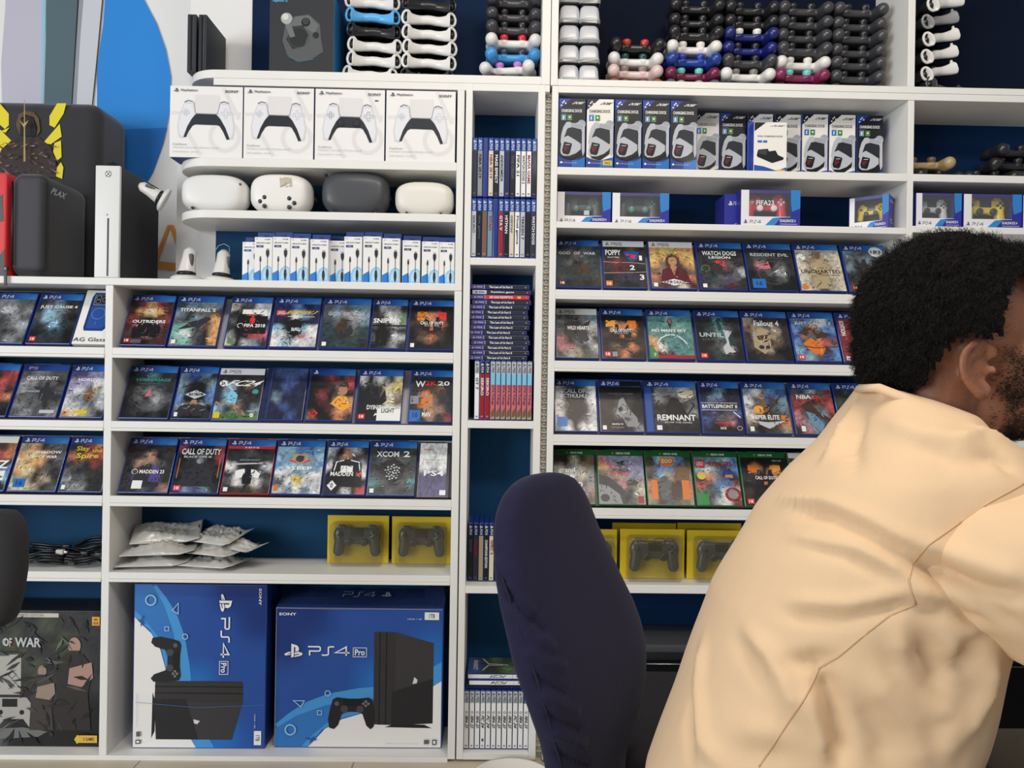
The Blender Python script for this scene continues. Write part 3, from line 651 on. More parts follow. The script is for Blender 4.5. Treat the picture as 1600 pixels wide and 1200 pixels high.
row(zD[4][0], 567, [
 (868, 937, '5', 'white-banner game case with a dark beast on grey and pink mist', 'GggGx/gKKgs/gkKgG/pkgsK/ppgKs/fGDfg', [('T','WILD HEARTS','w',.26,.64,.80,.73), ('P','K',[(.15,.60),(.3,.8),(.6,.74),(.85,.88),(.72,.6),(.8,.4),(.6,.3),(.4,.44)]), mag('K')]),
 (940, 1011, '4', 'black game case with orange war poster cover in the right unit, second tilted row', 'kkkkk/kOoOk/KkEok/kkkkK/keKoE/kkokk', [('P','O',[(.1,.88),(.1,.72),(.3,.76),(.34,.88)]), ('P','o',[(.62,.88),(.62,.7),(.82,.7),(.82,.88)]), FIG('k',.36,.46,.9), FIG('k',.6,.46,.9), ('T','CALL OF DUTY','w',.20,.60,.70,.68), ('T','BLACK OPS','s',.3,.56,.62,.585), ('R','o',.42,.46,.52,.54)]+badge('R')+[('R','G',.22,.03,.34,.14)]),
 (1014, 1088, '4', 'turquoise game case with white arc over a red horizon', 'ttqtt/tttqt/ttttt/Ctttt/owttt/fmmtt'.replace('C','O'), [('L','w',.003,[(.18,.35),(.28,.48),(.42,.55),(.55,.56),(.68,.52),(.8,.42),(.86,.34)]), ('P','K',[(.5,.98),(.57,.88),(.5,.70),(.44,.88)]), ('P','p',[(.5,.97),(.55,.88),(.5,.82),(.46,.88)]), ('T',"NO MAN'S SKY",'w',.08,.62,.86,.69), ('R','r',.18,.0,1,.08), ('P','h',[(0,0),(0,.3),(.08,.36),(.12,.2),(.2,0)]), ('R','F',.06,.03,.18,.14), ('T','7','w',.09,.05,.14,.12)]),
 (1091, 1165, '4', 'black green game case with a pale hourglass skull shape', 'KKtKK/kKtgK/kTtTk/kkgTK/kKgsk/kkTKk', [('P','T',[(.46,.98),(.58,.98),(.58,.7),(.5,.66)]), ('P','s',[(.6,.7),(.8,.66),(.7,.5),(.72,.3),(.84,.18),(.6,.12),(.56,.28),(.66,.4)]), ('T','UNTIL','s',.06,.52,.6,.62), ('T','DAWN','g',.12,.44,.54,.48)]+badge('R')),
 (1167, 1242, '4', 'sepia brown game case with armoured helmet', 'DEEEK/eDgDK/EsDDK/EDEeK/KeDkk/kKEKk', [('P','D',[(.18,.3),(.2,.66),(.36,.78),(.56,.7),(.56,.3),(.4,.14)]), ('P','E',[(.26,.56),(.5,.60),(.5,.5),(.3,.46)]), ('C','K',.34,.3,.06), ('C','K',.48,.3,.05), ('T','Fallout 4','w',.24,.80,.80,.93)]),
 (1244, 1317, '4', 'sky blue game case with man riding fiery wreckage', 'BBcwB/BEoBB/boOEb/BEoRe/cboEB/BcgbB', [('T','JUST CAUSE 3','w',.08,.84,.92,.92), ('P','E',[(.1,.66),(.4,.76),(.9,.62),(.5,.5)]), FIG('g',.42,.4,.9), ('P','o',[(.2,.4),(.4,.54),(.7,.3),(.6,.14),(.36,.2)]), ('L','K',.003,[(.05,.36),(.5,.30),(.98,.34)])]+badge('R')),
 (1319, 1392, '4', 'game case with a red strip and pale blue cracks by the head', 'rrxGx/rrsxG/rrxgs/rrgsx/rrsxg/rrxgs', [('T','EDITION','w',.04,.6,.14,.95,dict(rot=90)), ('L','K',.001,[(.5,.2),(.7,.5),(.6,.9)]), mag()]),
], G3)
row(zD[5][0], 681, [
 (866.2, 935, '4', 'white game case with black dripping head shape', 'wgKgw/wKkKw/wgfKw/wKkKs/wkkgs/xwkww', [('P','k',[(.2,.75),(.24,.9),(.7,.92),(.74,.76),(.66,.6),(.72,.4),(.52,.24),(.48,.05),(.44,.24),(.28,.36),(.34,.6)]), ('T','CALL OF','s',.20,.84,.74,.93), ('T','CTHULHU','s',.20,.73,.76,.82), ('R','z',.03,.09,.28,.30)]),
 (937, 1008, '4', 'black game case with a lit grey profile of a man', 'kkkkk/kkKKk/kkgKk/kKsKk/kkKgK/kKkKG', [('R','k',.5,1.01,1,1.13), ('T','THE GAME','g',.2,.82,.8,.85), ('P','G',[(.46,.7),(.56,.76),(.68,.5),(.86,.3),(.9,.1),(.62,.1),(.52,.3),(.40,.46)]), ('P','k',[(.42,.5),(.5,.56),(.54,.48),(.46,.42)]), ('R','s',.26,.14,.52,.17), ('R','g',.24,.06,.54,.10), ('C','R',.40,.08,.04), mag()]),
 (1010, 1096, '4', 'blue game case whose black and white paper cover has slid sideways, with price sticker', 'nGGsG/nGKGg/nKkKg/nKkkG/ngkKK/nkKkk', [('R','b',0,0,.12,1), ('P','k',[(.34,.3),(.42,.62),(.5,.76),(.62,.76),(.7,.62),(.82,.3)]), ('L','k',.004,[(.3,.4),(.2,.6),(.26,.7)]), ('L','k',.004,[(.8,.4),(.94,.6),(.86,.7)]), ('T','REMNANT','w',.20,.25,.94,.38), ('T','FROM THE ASHES','s',.34,.19,.86,.225), ('R','d',.64,.76,.94,.94), ('L','E',.001,[(.68,.84),(.9,.84)]), ('R','w',.18,.04,.28,.14)]),
 (1098, 1165, '4', 'dark blue space battle game case with horizontal title', 'KnxnK/nxuKn/bnnvn/nuvgb/bnrpn/nkkkk', [('C','x',.46,.84,.11), ('T','BATTLEFRONT II','w',.02,.54,.9,.62), ('L','w',.0012,[(.0,.66),(.92,.66)]), ('L','w',.0012,[(.0,.50),(.92,.50)]), ('P','g',[(.3,.26),(.5,.42),(.7,.26)]), ('L','w',.003,[(.8,.46),(.95,.34)]), ('L','R',.003,[(.3,.22),(.7,.20)]), ('O','w',.001,.9,.1,.06), ('T','DICE','w',.42,.07,.56,.12)]),
 (1167, 1240, '4', 'pale blue game case of kneeling marksman with wing badge', 'xwxBb/wgbEx/seKgx/deEfg/DKfEo/fkEfD', [FIG('e',.45,.4,1.0), ('C','a',.42,.82,.08), ('L','K',.005,[(.46,.4),(.86,.84)]), ('C','O',.32,.52,.12), ('T','SNIPER ELITE','w',.10,.30,.76,.40), ('R','o',.8,.30,.92,.40), ('P','s',[(.1,.28),(.5,.24),(.9,.28),(.6,.14),(.5,.10),(.4,.14)]), ('R','w',.06,.04,.15,.14)]),
 (1244, 1313, '4', 'crimson basketball game case with leaning player', 'ggsgr/rRErr/rEegR/pgbxr/pGbgr/EpxKr', [('R','g',0,.86,1,.90), ('T','NBA','w',.12,.78,.48,.88), ('T','2K','R',.50,.78,.72,.88), ('P','E',[(.24,.66),(.4,.74),(.6,.5),(.94,.3),(.9,.24),(.5,.4),(.3,.5)]), ('P','x',[(.3,.5),(.5,.44),(.7,.2),(.6,.04),(.4,.2)]), ('R','w',.12,.05,.22,.17)]),
 (1315, 1390, '4', 'dark green game case of hooded gunman beside the beige shoulder', 'KfKKK/fKeKK/fKgKf/KgKKf/fKKKK/KfKfK', [FIG('K',.4,.3,1.2), ('C','e',.42,.74,.08), ('L','s',.004,[(.3,.4),(.36,.2)])]),
], G3)
row(zD[6][0], 796, [
 (864.8, 932, 'x', 'green game case with collage of crime scenes and pale lettering', 'EKdEe/DKGDe/GdsdG/fGGeG/EgKGa/gEKge', [('T','grand','w',.10,.62,.52,.74), ('T','theft','w',.10,.48,.52,.60), ('T','auto','w',.30,.34,.7,.46), ('L','k',.001,[(0,.78),(1,.76)]), ('L','k',.001,[(.5,.78),(.52,1)])]),
 (935, 1011, 'x', 'green game case with silver sports car under a lilac sky', 'plxll/OpGll/gaDxl/KgpeD/KkgKd/wgKgD', [('P','K',[(.38,.86),(.6,.90),(.5,.8)]), ('T','FORZA','K',.32,.66,.68,.73), ('R','j',.34,.60,.68,.65), ('P','K',[(0,.6),(.2,.56),(.5,.34),(.66,.12),(.6,.0),(0,0)]), ('P','G',[(.0,.4),(.2,.36),(.44,.2),(.5,.0),(0,0)]), ('C','K',.12,.12,.1), ('C','k',.62,.14,.07), ('P','K',[(.6,.46),(.74,.52),(.88,.44),(.8,.38),(.62,.38)]), ('R','r',.84,.02,.96,.16)]),
 (1012, 1087, 'x', 'green game case with animals before a rocky gate', 'fccBf/eBBee/EcDeD/oEgEo/oEeEo/DEgeD', [('P','o',[(.3,.98),(.62,.98),(.62,.82),(.46,.78),(.3,.82)]), ('T','ZOO','w',.34,.86,.58,.94), ('R','o',.08,.10,.22,.5), ('R','o',.76,.10,.92,.5), ('P','e',[(.6,.5),(.66,.76),(.84,.82),(.96,.7),(.94,.5)]), ('P','g',[(.24,.3),(.28,.56),(.42,.6),(.5,.4),(.46,.1),(.3,.1)]), ('P','E',[(.5,.1),(.54,.46),(.7,.4),(.72,.1)])]),
 (1089, 1162, 'x', 'green game case of bright toy-like shapes with a round red disc', 'BxxcB/cwGZB/KoGZK/RgBBr/hgxws/hgswr', [('R','R',.02,.76,.24,.95), ('T','LEGO','w',.05,.81,.21,.9), ('T','AVENGERS','r',.32,.80,.86,.90), ('C','Z',.76,.64,.14), ('R','a',.68,.56,.86,.63), ('C','r',.82,.22,.19), ('C','G',.82,.22,.12), ('C','y',.14,.6,.1), ('R','h',.0,.0,.26,.22)]),
 (1164, 1240, 'x', 'green-edged black game case with orange war poster cover, bottom tilted row', 'kkkkk/kOkOk/KEkoK/kkkkk/EkkEk/kkkkk', [('P','o',[(.14,.84),(.14,.66),(.36,.7),(.38,.84)]), ('P','O',[(.64,.84),(.62,.7),(.86,.66),(.86,.84)]), FIG('k',.38,.42,.9), FIG('k',.62,.42,.9), ('T','CALL OF DUTY','w',.28,.54,.76,.61), ('R','o',.46,.42,.54,.49), ('T','XBOX ONE','s',.7,.92,.9,.95)]+badge('R')),
 (1242, 1315, 'X', 'white-banner basketball game case partly behind the beige shirt', 'gwwwg/rwRrr/RrRRr/rEEer/rReRr/rrrrr', [('R','w',.0,.74,1,.9), ('T','NBA','K',.08,.76,.6,.88)]),
], G3)
row(zD[3][0], 456, [(1431, 1505, 'K', 'dark game case mostly hidden above the dark hair', 'kkkkk/kKkkk/kkkkk/kkkkk/kkKkk/kkkkk', [('T','X','g',.06,.93,.12,.98)])], None)

# ================================================================ spines
def spine_case(x, y, z, w, col, head, title, tcol, label, group, rot=None, h=CH, d=CW, mt=CASEB, extra=None, kind=0, flip=False):
    "upright case seen from its spine: local x = thickness, z = height"
    o = empty('game_case', (x, y, z), rot or (0, 0, 0), label, 'game case', group)
    mb = MB(); mb.rbox((0, 0, 0), (w, d, h), .0025, mt, n=1, smooth=False); mb.build('case_shell', o)
    p = Print((.0012, -.0002, .004), (w-.0024, 0, 0), (0, 0, h-.008), (0, -1, 0))
    if col:
        p.rect(col, 0, 0, 1, 1); p.rect(head, 0, .79, 1, 1)
        hc = 'w' if head in ('b', 'Z', 'n') else 'K'
        p.logo(hc, .15, .925, .85, .98, rot=90); p.ps('4' if hc == 'w' else '5', hc, .26, .81, .76, .91, .0011, rot=90)
        if title: p.text(title, tcol, .2, .72-min(.5, .052*len(title)), .82, .72, rot=90)
        p.rect('g' if col in 'kK' else 'G', .25, .03, .75, .055)
        if extra: p.ops(extra)
    p.build('spine_print', o); return o
def spines(z, xs, spec, where, group, y=.006, h=CH, ds=None):
    n = len(spec)
    for i, (col, head, title, tcol, lab) in enumerate(spec):
        a, b = xs[i], xs[i+1]
        spine_case(a+.0003, y+(ds[i] if ds else 0), z+.0004, b-a-.0006, col, head, title, tcol, lab+where, group, h=h)
def lin_x(p0, p1, n, yref, Y=.006):
    a, b = WX(p0, yref, Y), WX(p1, yref, Y); return [a+(b-a)*i/n for i in range(n+1)]
xs = lin_x(736.8, 838.5, 12, 300)
zr = zC[1][0]
up = zr+CH+.002
SU = ' spine in the upper row of the narrow column'
spines(up, xs, [('K','b','','w','grey brown leftmost'), ('G','b','NBA 2K19','k','silver grey red-ended second-from-left'), (None,'b','','w','unlabelled bare blue'),
 ('d','b','NBA 2K19','r','cream lettered fourth-from-left'), ('k','b','MASS EFFECT','w','black fifth-from-left'), ('s','b','ANDROMEDA','K','silver sixth-from-left'), ('n','b','','w','dark worn seventh-from-left'),
 ('k','b','THE CREW','g','black eighth-from-left'), ('w','b','FIFA 21','K','white ninth-from-left'), ('w','b','WATCH DOGS 2','K','white tenth-from-left'), ('w','b','MAFIA GAME','r','white red-lettered eleventh-from-left'), ('k','b','','w','black red-marked rightmost')],
 SU, 'upper spines in the narrow column', ds=[.002,0,.001,0,.002,.001,0,.003,0,.001,0,.002])
SU = ' spine in the second row of the narrow column'
spines(zr, xs, [('s','b','SEKIRO','g','silver leftmost'), ('k','b','the game','g','black second-from-left'), ('e','b','','w','brown picture-printed third-from-left'), ('x','b','TITAN','r','pale blue fourth-from-left'), (None,'b','','w','bare blue'),
 ('r','b','GTA V','w','red sixth-from-left'), ('k','b','HITMAN','w','black seventh-from-left'), ('d','b','mirror','g','cream eighth-from-left'), ('w','b','Final game','K','white ninth-from-left'), ('s','b','TEKKEN 7','K','light grey tenth-from-left'), ('k','b','','g','black grey-marked eleventh-from-left'), ('K','b','WATCH DOGS','w','dark white-lettered rightmost')],
 SU, 'second row spines in the narrow column', ds=[0,.002,.001,0,.001,.002,0,0,.001,0,.003,.001])
# fourth cell: five leftmost spines
xs = lin_x(730, 797, 8, 860)
SU = ' spine beside the navy chair back'
spines(zC[3][0], xs, [('k','n','DOOM','g','black leftmost'), ('K','n','FARCRY','r','charcoal second-from-left'), ('D','n','','w','tan third-from-left'), ('k','n','CHAMPIONS EDITION','w','black fourth-from-left'), ('d','n','WRC 9','r','cream red-lettered fifth-from-left'),
 ('k','n','','w','black sixth-from-left'), ('G','n','','w','grey seventh-from-left'), ('k','n','','w','black eighth-from-left')], SU, 'spines beside the chair back', y=.05)
# second cell: upright ones below, a flat pile on top
za = zC[2][0]
xs = lin_x(741, 831.5, 11, 610)
SU = ' spine under the flat pile in the narrow column'
sp = [('w','s','GT 7','k','white leftmost'), ('r','n','SEKIRO','w','red second-from-left'), ('r','n','SEKIRO','w','red third-from-left')]
sp += [('c','s','','K','pink and sky blue '+q) for q in ('first','second','third','fourth','fifth','sixth','seventh','eighth')]
for i, (col, head, title, tcol, lab) in enumerate(sp):
    ex = None
    if i >= 3: ex = [('R','c',0,.60,1,.79), ('R','p',0,.11,1,.60), ('R','D',0,0,1,.11), ('P','e',[(.1,.12),(.9,.2),(.9,.05),(.1,.03)]), ('T','GTA Trilogy','m',.2,.24,.85,.60,dict(rot=90))]
    spine_case(xs[i]+.0003, .006, za+.0004, xs[i+1]-xs[i]-.0006, col, head, title, tcol, (lab+' spine under the flat pile in the narrow column') if i < 3 else lab.replace('pink and sky blue ', '')+' pink and sky blue spine rightward from the red spines', 'upright spines under the flat pile', extra=ex)
zz = za+CH+.0012
NM = ['bottom','second','third','fourth','fifth','sixth','seventh','eighth','ninth','tenth','eleventh','twelfth','thirteenth','fourteenth','top']
jit = [-2, 1, -1, 2, 0, -3, 1, 2, -1, -2, 0, 3, 1, 3, 0]
ph = (WZ(780, 443)-zz)/15
for i in range(15):
    col, title, tc = ('K', 'The Last of Us Part II', 'w')
    head = 'n'
    if i == 12: col, title, tc = 'R', 'RED DEAD REDEMPTION', 'w'
    if i == 13: head = 's'; title = 'Resident game'
    x = WX(733.5+jit[i]*1.0, 500, .02)
    desc = {12: 'red spine game case lying third from the top of the flat pile', 13: 'grey-ended game case lying second from the top of the flat pile', 14: 'navy-ended dark game case on top of the flat pile'}.get(i, 'dark navy-ended game case lying %s from the bottom of the flat pile' % NM[i] if i else 'dark navy-ended game case at the bottom of the flat pile')
    o = empty('game_case', (x, .022+abs(jit[i])*.001, zz+ph*i+.0003), (0, 0, 0), desc, 'game case', 'flat pile of dark cases')
    mb = MB(); mb.rbox((0, 0, 0), (CH, CW, ph-.0006), .0024, CASEB, n=1, smooth=False); mb.build('case_shell', o)
    p = Print((.002, -.0002, .0012), (CH-.005, 0, 0), (0, 0, ph-.0036), (0, -1, 0))
    p.rect(col, .24, 0, 1, 1).rect('u' if head == 'n' else 's', 0, 0, .24, 1).rect('s', .235, 0, .243, 1)
    p.logo('s' if head == 'n' else 'K', .04, .2, .09, .8).text('PS4', 's' if head == 'n' else 'K', .11, .3, .2, .7)
    p.text(title, tc, .32, .22, .72, .8).disk('G', .95, .5, .013)
    if i == 12: p.rect('y', .80, .2, .86, .8)
    p.build('spine_print', o)
# bottom cell: twelve white spines with three flat ones on top
zb = zC[4][0]
xs = lin_x(724.5, 826, 12, 1120, .024)
SU = ' spine in the bottom row of the narrow column'
ord12 = ['leftmost','second','third','fourth','fifth','sixth','seventh','eighth','ninth','tenth','eleventh','rightmost']
for i in range(12):
    h4 = 'b' if i == 11 else 's'
    lab = 'white football game case, %s%s of the twelve at the column foot' % (ord12[i], '' if i in (0, 11) else ' from left')
    if i == 11: lab = 'blue-headed white football game case, rightmost of the twelve at the column foot'
    ex = [('O','k',.001,.5,.63,.24), ('R','g',.3,.12,.75,.17)] if i == 3 else [('O','k',.001,.5,.63,.24)]
    o = spine_case(xs[i]+.0003, .024, zb+.0004, xs[i+1]-xs[i]-.0006, 'w', h4, '', 'K', lab, 'white spines at the foot of the column', extra=ex+[('T', 'FC 24' if i in (3, 4, 9) else 'FIFA 23', 'k', .18, .36, .86, .57, dict(rot=90, shear=.15))])
z = zb+CH+.001
def flatcase(x, y, z, rz, label, col, title, w=CH, d=CW, t=.0145, topart=None, g='flat cases on top of the white spines'):
    o = empty('game_case', (x, y, z), (0, 0, rz), label, 'game case', g)
    mb = MB(); mb.rbox((0, 0, 0), (w, d, t), .0024, CASEB, n=1, smooth=False); mb.build('case_shell', o)
    p = Print((.003, -.0002, .0016), (w-.006, 0, 0), (0, 0, t-.0032), (0, -1, 0))
    p.rect(col, 0, 0, 1, 1); p.text(title, 'k', .38, .2, .64, .85, rot=180, shear=.2).rect('g', .77, .1, .775, .9)
    p.text('PS5', 'K', .84, .3, .93, .75, rot=180)
    p.build('spine_print', o)
    if topart: 
        q = Print((.003, .003, t+.0002), (w-.006, 0, 0), (0, d-.006, 0), (0, 0, 1)); q.art(topart.split('/'), 0, 0, 1, 1, seed=5)
        q.line('s', .004, [(.25, .9), (.35, .6), (.6, .55), (.7, .52)]).line('s', .004, [(.25, .2), (.35, .5), (.6, .5)]).text('BASKET', 's', .08, .2, .16, .8, rot=90); q.build('cover_print', o)
flatcase(WX(729, 1050, .03), .03, z, .0, 'orange-covered case lying directly on the white football spines', 'n', 'GAME', d=.11, t=.0125, topart='nnoOo/noOon/nnoRn')
flatcase(WX(732, 1050, .022), .022, z+.0135, .0, 'white-spined case lying third from the shelf at the foot of the column', 'w', 'FC24')
flatcase(WX(730, 1050, .03), .03, z+.0285, .0, 'green sports case lying tilted on top at the foot of the column', 'w', 'FC25', topart='bfFfb/bTffF/bTfFf/bffFF')
bpy.context.view_layer.update()
# ================================================================ gamepads
BLK = (30, 30, 33)
GP = lambda c, r=.35: mat(c, r, coat=.25)
def pad_mesh():
    mb = MB(); m0 = GP(BLK)
    mb.rbox((-.060, -.014, -.010), (.060, .044, .012), .009, m0, n=3)
    for s in (-1, 1):
        mb.ell((s*.060, .014, 0), (.022, .034, .0165), m0, seg=20)
        mb.tube([(s*.058, .015, 0), (s*.060, -.006, 0), (s*.062, -.022, 0), (s*.0645, -.038, 0)], [.018, .0185, .0188, .0185], m0, seg=16)
        mb.ell((s*.0645, -.038, .0), (.0188, .0200, .0186), m0, seg=18)
        mb.ell((s*.027, -.004, .004), (.016, .014, .010), m0, seg=16)
        mb.rbox((s*.052-.014, .036, -.009), (s*.052+.014, .054, .008), .006, m0, n=2)
    return fuse(mb, .0024, 6, 'gamepad_shell')
PAD = pad_mesh()
def stick_mesh():
    mb = MB(); m0 = GP(BLK)
    mb.lathe([(.0001, .006), (.0095, .006), (.0100, .011), (.0122, .015), (.0132, .020), (.0122, .0245), (.0085, .0265), (.0001, .0255)], m0, seg=18)
    me = bpy.data.meshes.new('thumbstick'); me.from_pydata(mb.v, [], mb.f); me.materials.append(m0)
    for p in me.polygons: p.use_smooth = True
    return me
STK = stick_mesh()
def make_pad(name='gamepad'):
    o = empty(name); PAD.materials.clear(); PAD.materials.append(GP(BLK))
    mesh_obj('shell', PAD, o)
    for s in (-1, 1):
        t = mesh_obj('thumbstick', STK, o); t.location = (s*.027, -.005, 0)
    mb = MB(); mb.rbox((-.024, .012, .008), (.024, .042, .0135), .003, GP((20, 20, 23)), n=2); mb.build('touch_pad', o)
    mb = MB(); m0 = GP((14, 14, 16))
    for a, b in ((0, 1), (0, -1), (1, 0), (-1, 0)): mb.lathe([(.0001, .010), (.0048, .010), (.0048, .0175), (.0038, .0185), (.0001, .0185)], m0, seg=12, xf=Matrix.Translation((.056+a*.0095, .020+b*.0095, 0)))
    mb.build('action_buttons', o)
    mb = MB(); mb.rbox((-.066, .017, .010), (-.046, .023, .0185), .002, m0, n=1); mb.rbox((-.059, .010, .010), (-.053, .030, .0185), .002, m0, n=1); mb.build('direction_pad', o)
    return o
def recolor(o, name, c, r=.35):
    for ch in o.children:
        if ch.name.split('.')[0] == name:
            ch.material_slots[0].link = 'OBJECT'; ch.material_slots[0].material = GP(c, r)
PROTO = make_pad(); first = [PROTO]
def pad(x, y, z, rz, shell, stick, label, group, scale=1.0, rot=None, rough=.35):
    o = first.pop() if first else copy_tree(PROTO)
    o.location = (x, y, z); o.rotation_euler = rot or (0, 0, rz); o.scale = (scale,)*3
    recolor(o, 'shell', shell, rough); recolor(o, 'thumbstick', stick, rough)
    tagp(o, label, 'gamepad', group); return o
ORD = ['lowest', 'second from bottom', 'third from bottom', 'fourth from bottom', 'fifth from bottom', 'sixth from bottom', 'seventh from bottom', 'eighth from bottom']
PITCH = .0398; GY = .118
def stack(pxs, cy, zbase, items, where, group, pitch=PITCH):
    for i, (cn, sh, st, px, rz) in enumerate(items):
        x = WX(px, cy, .06)
        z = zbase+.0185+i*pitch
        pad(x, GY+.004*math.sin(i*2.1+px), z, math.radians(rz), sh, st, '%s gamepad, %s in the %s' % (cn, ORD[i], where), group)
WH, DK, DG = (232, 230, 226), (34, 34, 36), (62, 62, 66)
B6 = ('black', DK, DK); zEs = zE[0]
stack(0, 60, zF[0], [('black', DG, DK, 801, 6), ('white and purple', (226, 222, 220), (190, 120, 200), 796, -10), ('sky blue', (62, 150, 214), (50, 54, 70), 802, 0), ('white with red sticks', WH, (206, 30, 50), 802, 1), ('black', DG, DK, 802, 1), ('black', DG, DK, 802, 1), ('black', DG, DK, 802, 0)], 'stack beside the upper partition', 'gamepads beside the upper partition')
q = 'stack left of centre in the upper right cell'
stack(0, 60, zEs, [('copper brown', (150, 92, 70), (150, 100, 84), 996, 0), ('pale pink', (222, 198, 194), (140, 128, 124), 995, 0), ('white with dark green sticks', WH, (24, 74, 66), 996, 0), ('black with a red stick', DK, (200, 60, 40), 998, 1)], 'stack nearest the white domes', 'gamepads in the short stack')
stack(0, 60, zEs, [('steel blue with camouflage sticks', (84, 104, 118), (170, 170, 170), 1085, 0), ('maroon with turquoise sticks', (112, 28, 62), (110, 205, 200), 1086, 0), ('bright blue', (24, 62, 150), (34, 52, 170), 1087, 0), ('white', WH, WH, 1088, 0), ('black', DK, DK, 1090, 0), ('black', DK, DK, 1091, 0), ('black', DK, DK, 1091, 0)], 'second stack right of the domes', 'gamepads in the second stack')
stack(0, 60, zEs, [('black', DK, DK, 1171, 0), ('white with grey sticks', WH, (130, 126, 122), 1173, 0), ('charcoal', DG, DK, 1175, 0), ('navy blue', (22, 32, 112), DK, 1176, 0), ('white-sticked navy', (28, 36, 110), WH, 1177, 0), ('black', DK, DK, 1178, 0), ('black', DK, DK, 1178, 0)], 'third stack right of the domes', 'gamepads in the middle stack')
stack(0, 60, zEs, [('black', DK, DK, 1257, 0), ('turquoise-sticked crimson', (128, 34, 78), (110, 205, 200), 1258, 0), ('white', WH, WH, 1260, 0), ('black', DG, DK, 1261, 0), ('black', DG, DK, 1261, 0), ('black', DG, DK, 1262, 0), ('black', DG, DK, 1262, 0)], 'fourth stack right of the domes', 'gamepads in the fourth stack')
stack(0, 60, zEs, [('black', DG, DK, 1345+k*.6, 0) for k in range(7)], 'fifth stack right of the domes', 'gamepads in the rightmost stack')
# dark pads on the small right-hand shelf
for k, (px, lv, rz) in enumerate([(1462, 0, 10), (1548, 0, -6), (1618, 0, 4), (1585, 1, 0), (1590, 2, 8)]):
    pad(WX(px, 260, .09), .12, zR1+.0185+lv*PITCH, math.radians(rz), DK, DK, ['black gamepad under the tan one on the small right shelf', 'black gamepad in the middle of the small right shelf', 'black gamepad at the right photo edge on the small shelf', 'black gamepad resting across two others on the small right shelf', 'topmost black gamepad on the small right shelf'][k], 'dark gamepads on the small right shelf')
pad(WX(1448, 235, .1), .13, zR1+.0185+PITCH, math.radians(-8), (176, 152, 110), (120, 90, 70), 'tan gamepad lying on a black one on the small right shelf', 'dark gamepads on the small right shelf')

# two-tone pads with black ends
def duo_mesh_white():
    mb = MB(); m0 = GP(WH)
    rings = []
    for k in range(25):
        x = -.062+.124*k/24; t = abs(x)/.062
        hz = .0128+.0060*max(0, (t-.45)/.55)**1.2; yc = -.016-.022*max(0, t-.35)-.010*t**3; zc = .004*math.cos(math.pi*t)+.0
        rings.append([Vector((x, yc+.010*math.cos(a)+ (.004 if math.cos(a) > 0 else 0), zc+hz*math.sin(a))) for a in [2*math.pi*j/16 for j in range(16)]])
    mb.loft(rings, m0)
    for s in (-1, 1):
        pts = [(s*(.0655+.0120*math.cos(a)), -.026-.012*math.sin(a*0.5)**2, .001+.0185*math.sin(a)) for a in [2*math.pi*j/24 for j in range(25)]]
        mb.tube(pts, .0044, m0, seg=8, cap=False)
    return fuse(mb, .0022, 4, 'front_shell')
DUO = duo_mesh_white()
def duo_core():
    mb = MB(); m0 = GP((16, 16, 18))
    mb.rbox((-.062, -.012, -.010), (.062, .055, .014), .010, m0, n=3)
    for s in (-1, 1):
        mb.ell((s*.066, -.010, .001), (.0124, .025, .0165), m0, seg=18); mb.ell((s*.060, .035, 0), (.018, .03, .017), m0, seg=18)
    return fuse(mb, .0026, 5, 'core')
DUOC = duo_core()
def make_duo():
    o = empty('two_tone_gamepad'); DUO.materials.clear(); DUO.materials.append(GP(WH)); DUOC.materials.clear(); DUOC.materials.append(GP((16, 16, 18)))
    mesh_obj('core', DUOC, o); mesh_obj('front_shell', DUO, o)
    for s in (-1, 1): t = mesh_obj('thumbstick', STK, o); t.location = (s*.028, .008, 0)
    return o
DP = make_duo(); firstd = [DP]
def duo(x, y, z, rot, col, label, group):
    o = firstd.pop() if firstd else copy_tree(DP); o.location = (x, y, z); o.rotation_euler = rot
    recolor(o, 'front_shell', col); recolor(o, 'thumbstick', (16, 16, 18)); return tagp(o, label, 'gamepad', group)
for i, (cn, c, px) in enumerate([('white and black', WH, 577), ('white and black', WH, 583), ('white and black', WH, 584), ('all-black', (30, 30, 34), 582), ('light blue and black', (92, 178, 240), 580), ('white and black', WH, 579)]):
    duo(WX(px, 60, .06), .10, zF[0]+.0225+i*.0425, (0, math.radians(1.2), math.radians(4)), c, '%s gamepad, %s in the stack beside the dark box' % (cn, ORD[i]), 'two-tone gamepads beside the dark box')
for i, (cn, c, px) in enumerate([('all-black', (34, 34, 38), 667), ('white and black', WH, 669), ('white and black', WH, 670), ('white and black', WH, 669), ('white and black', WH, 668), ('all-black', (30, 30, 34), 668)]):
    duo(WX(px, 60, .06), .10, zF[0]+.0195+i*.0425, (0, math.radians(1.2), math.radians(4)), c, '%s gamepad, %s in the second stack right of the dark box' % (cn, ORD[i]), 'two-tone gamepads in the second stack')
for i in range(6):
    c = WH if i in (1, 2, 3, 5) else (150, 150, 152) if i == 4 else (60, 60, 64)
    duo(WX([1474, 1466, 1466, 1468, 1466, 1474][i], 60, .06), .10, zE[0]+.0225+i*.051, (math.radians(-6), math.radians(-20 if i else 0), math.radians(26)), c, '%s gamepad seen end-on, %s in the far right stack' % ('white' if i in (1, 2, 3, 5) else 'grey', ORD[i]), 'gamepads seen end-on at the far right')

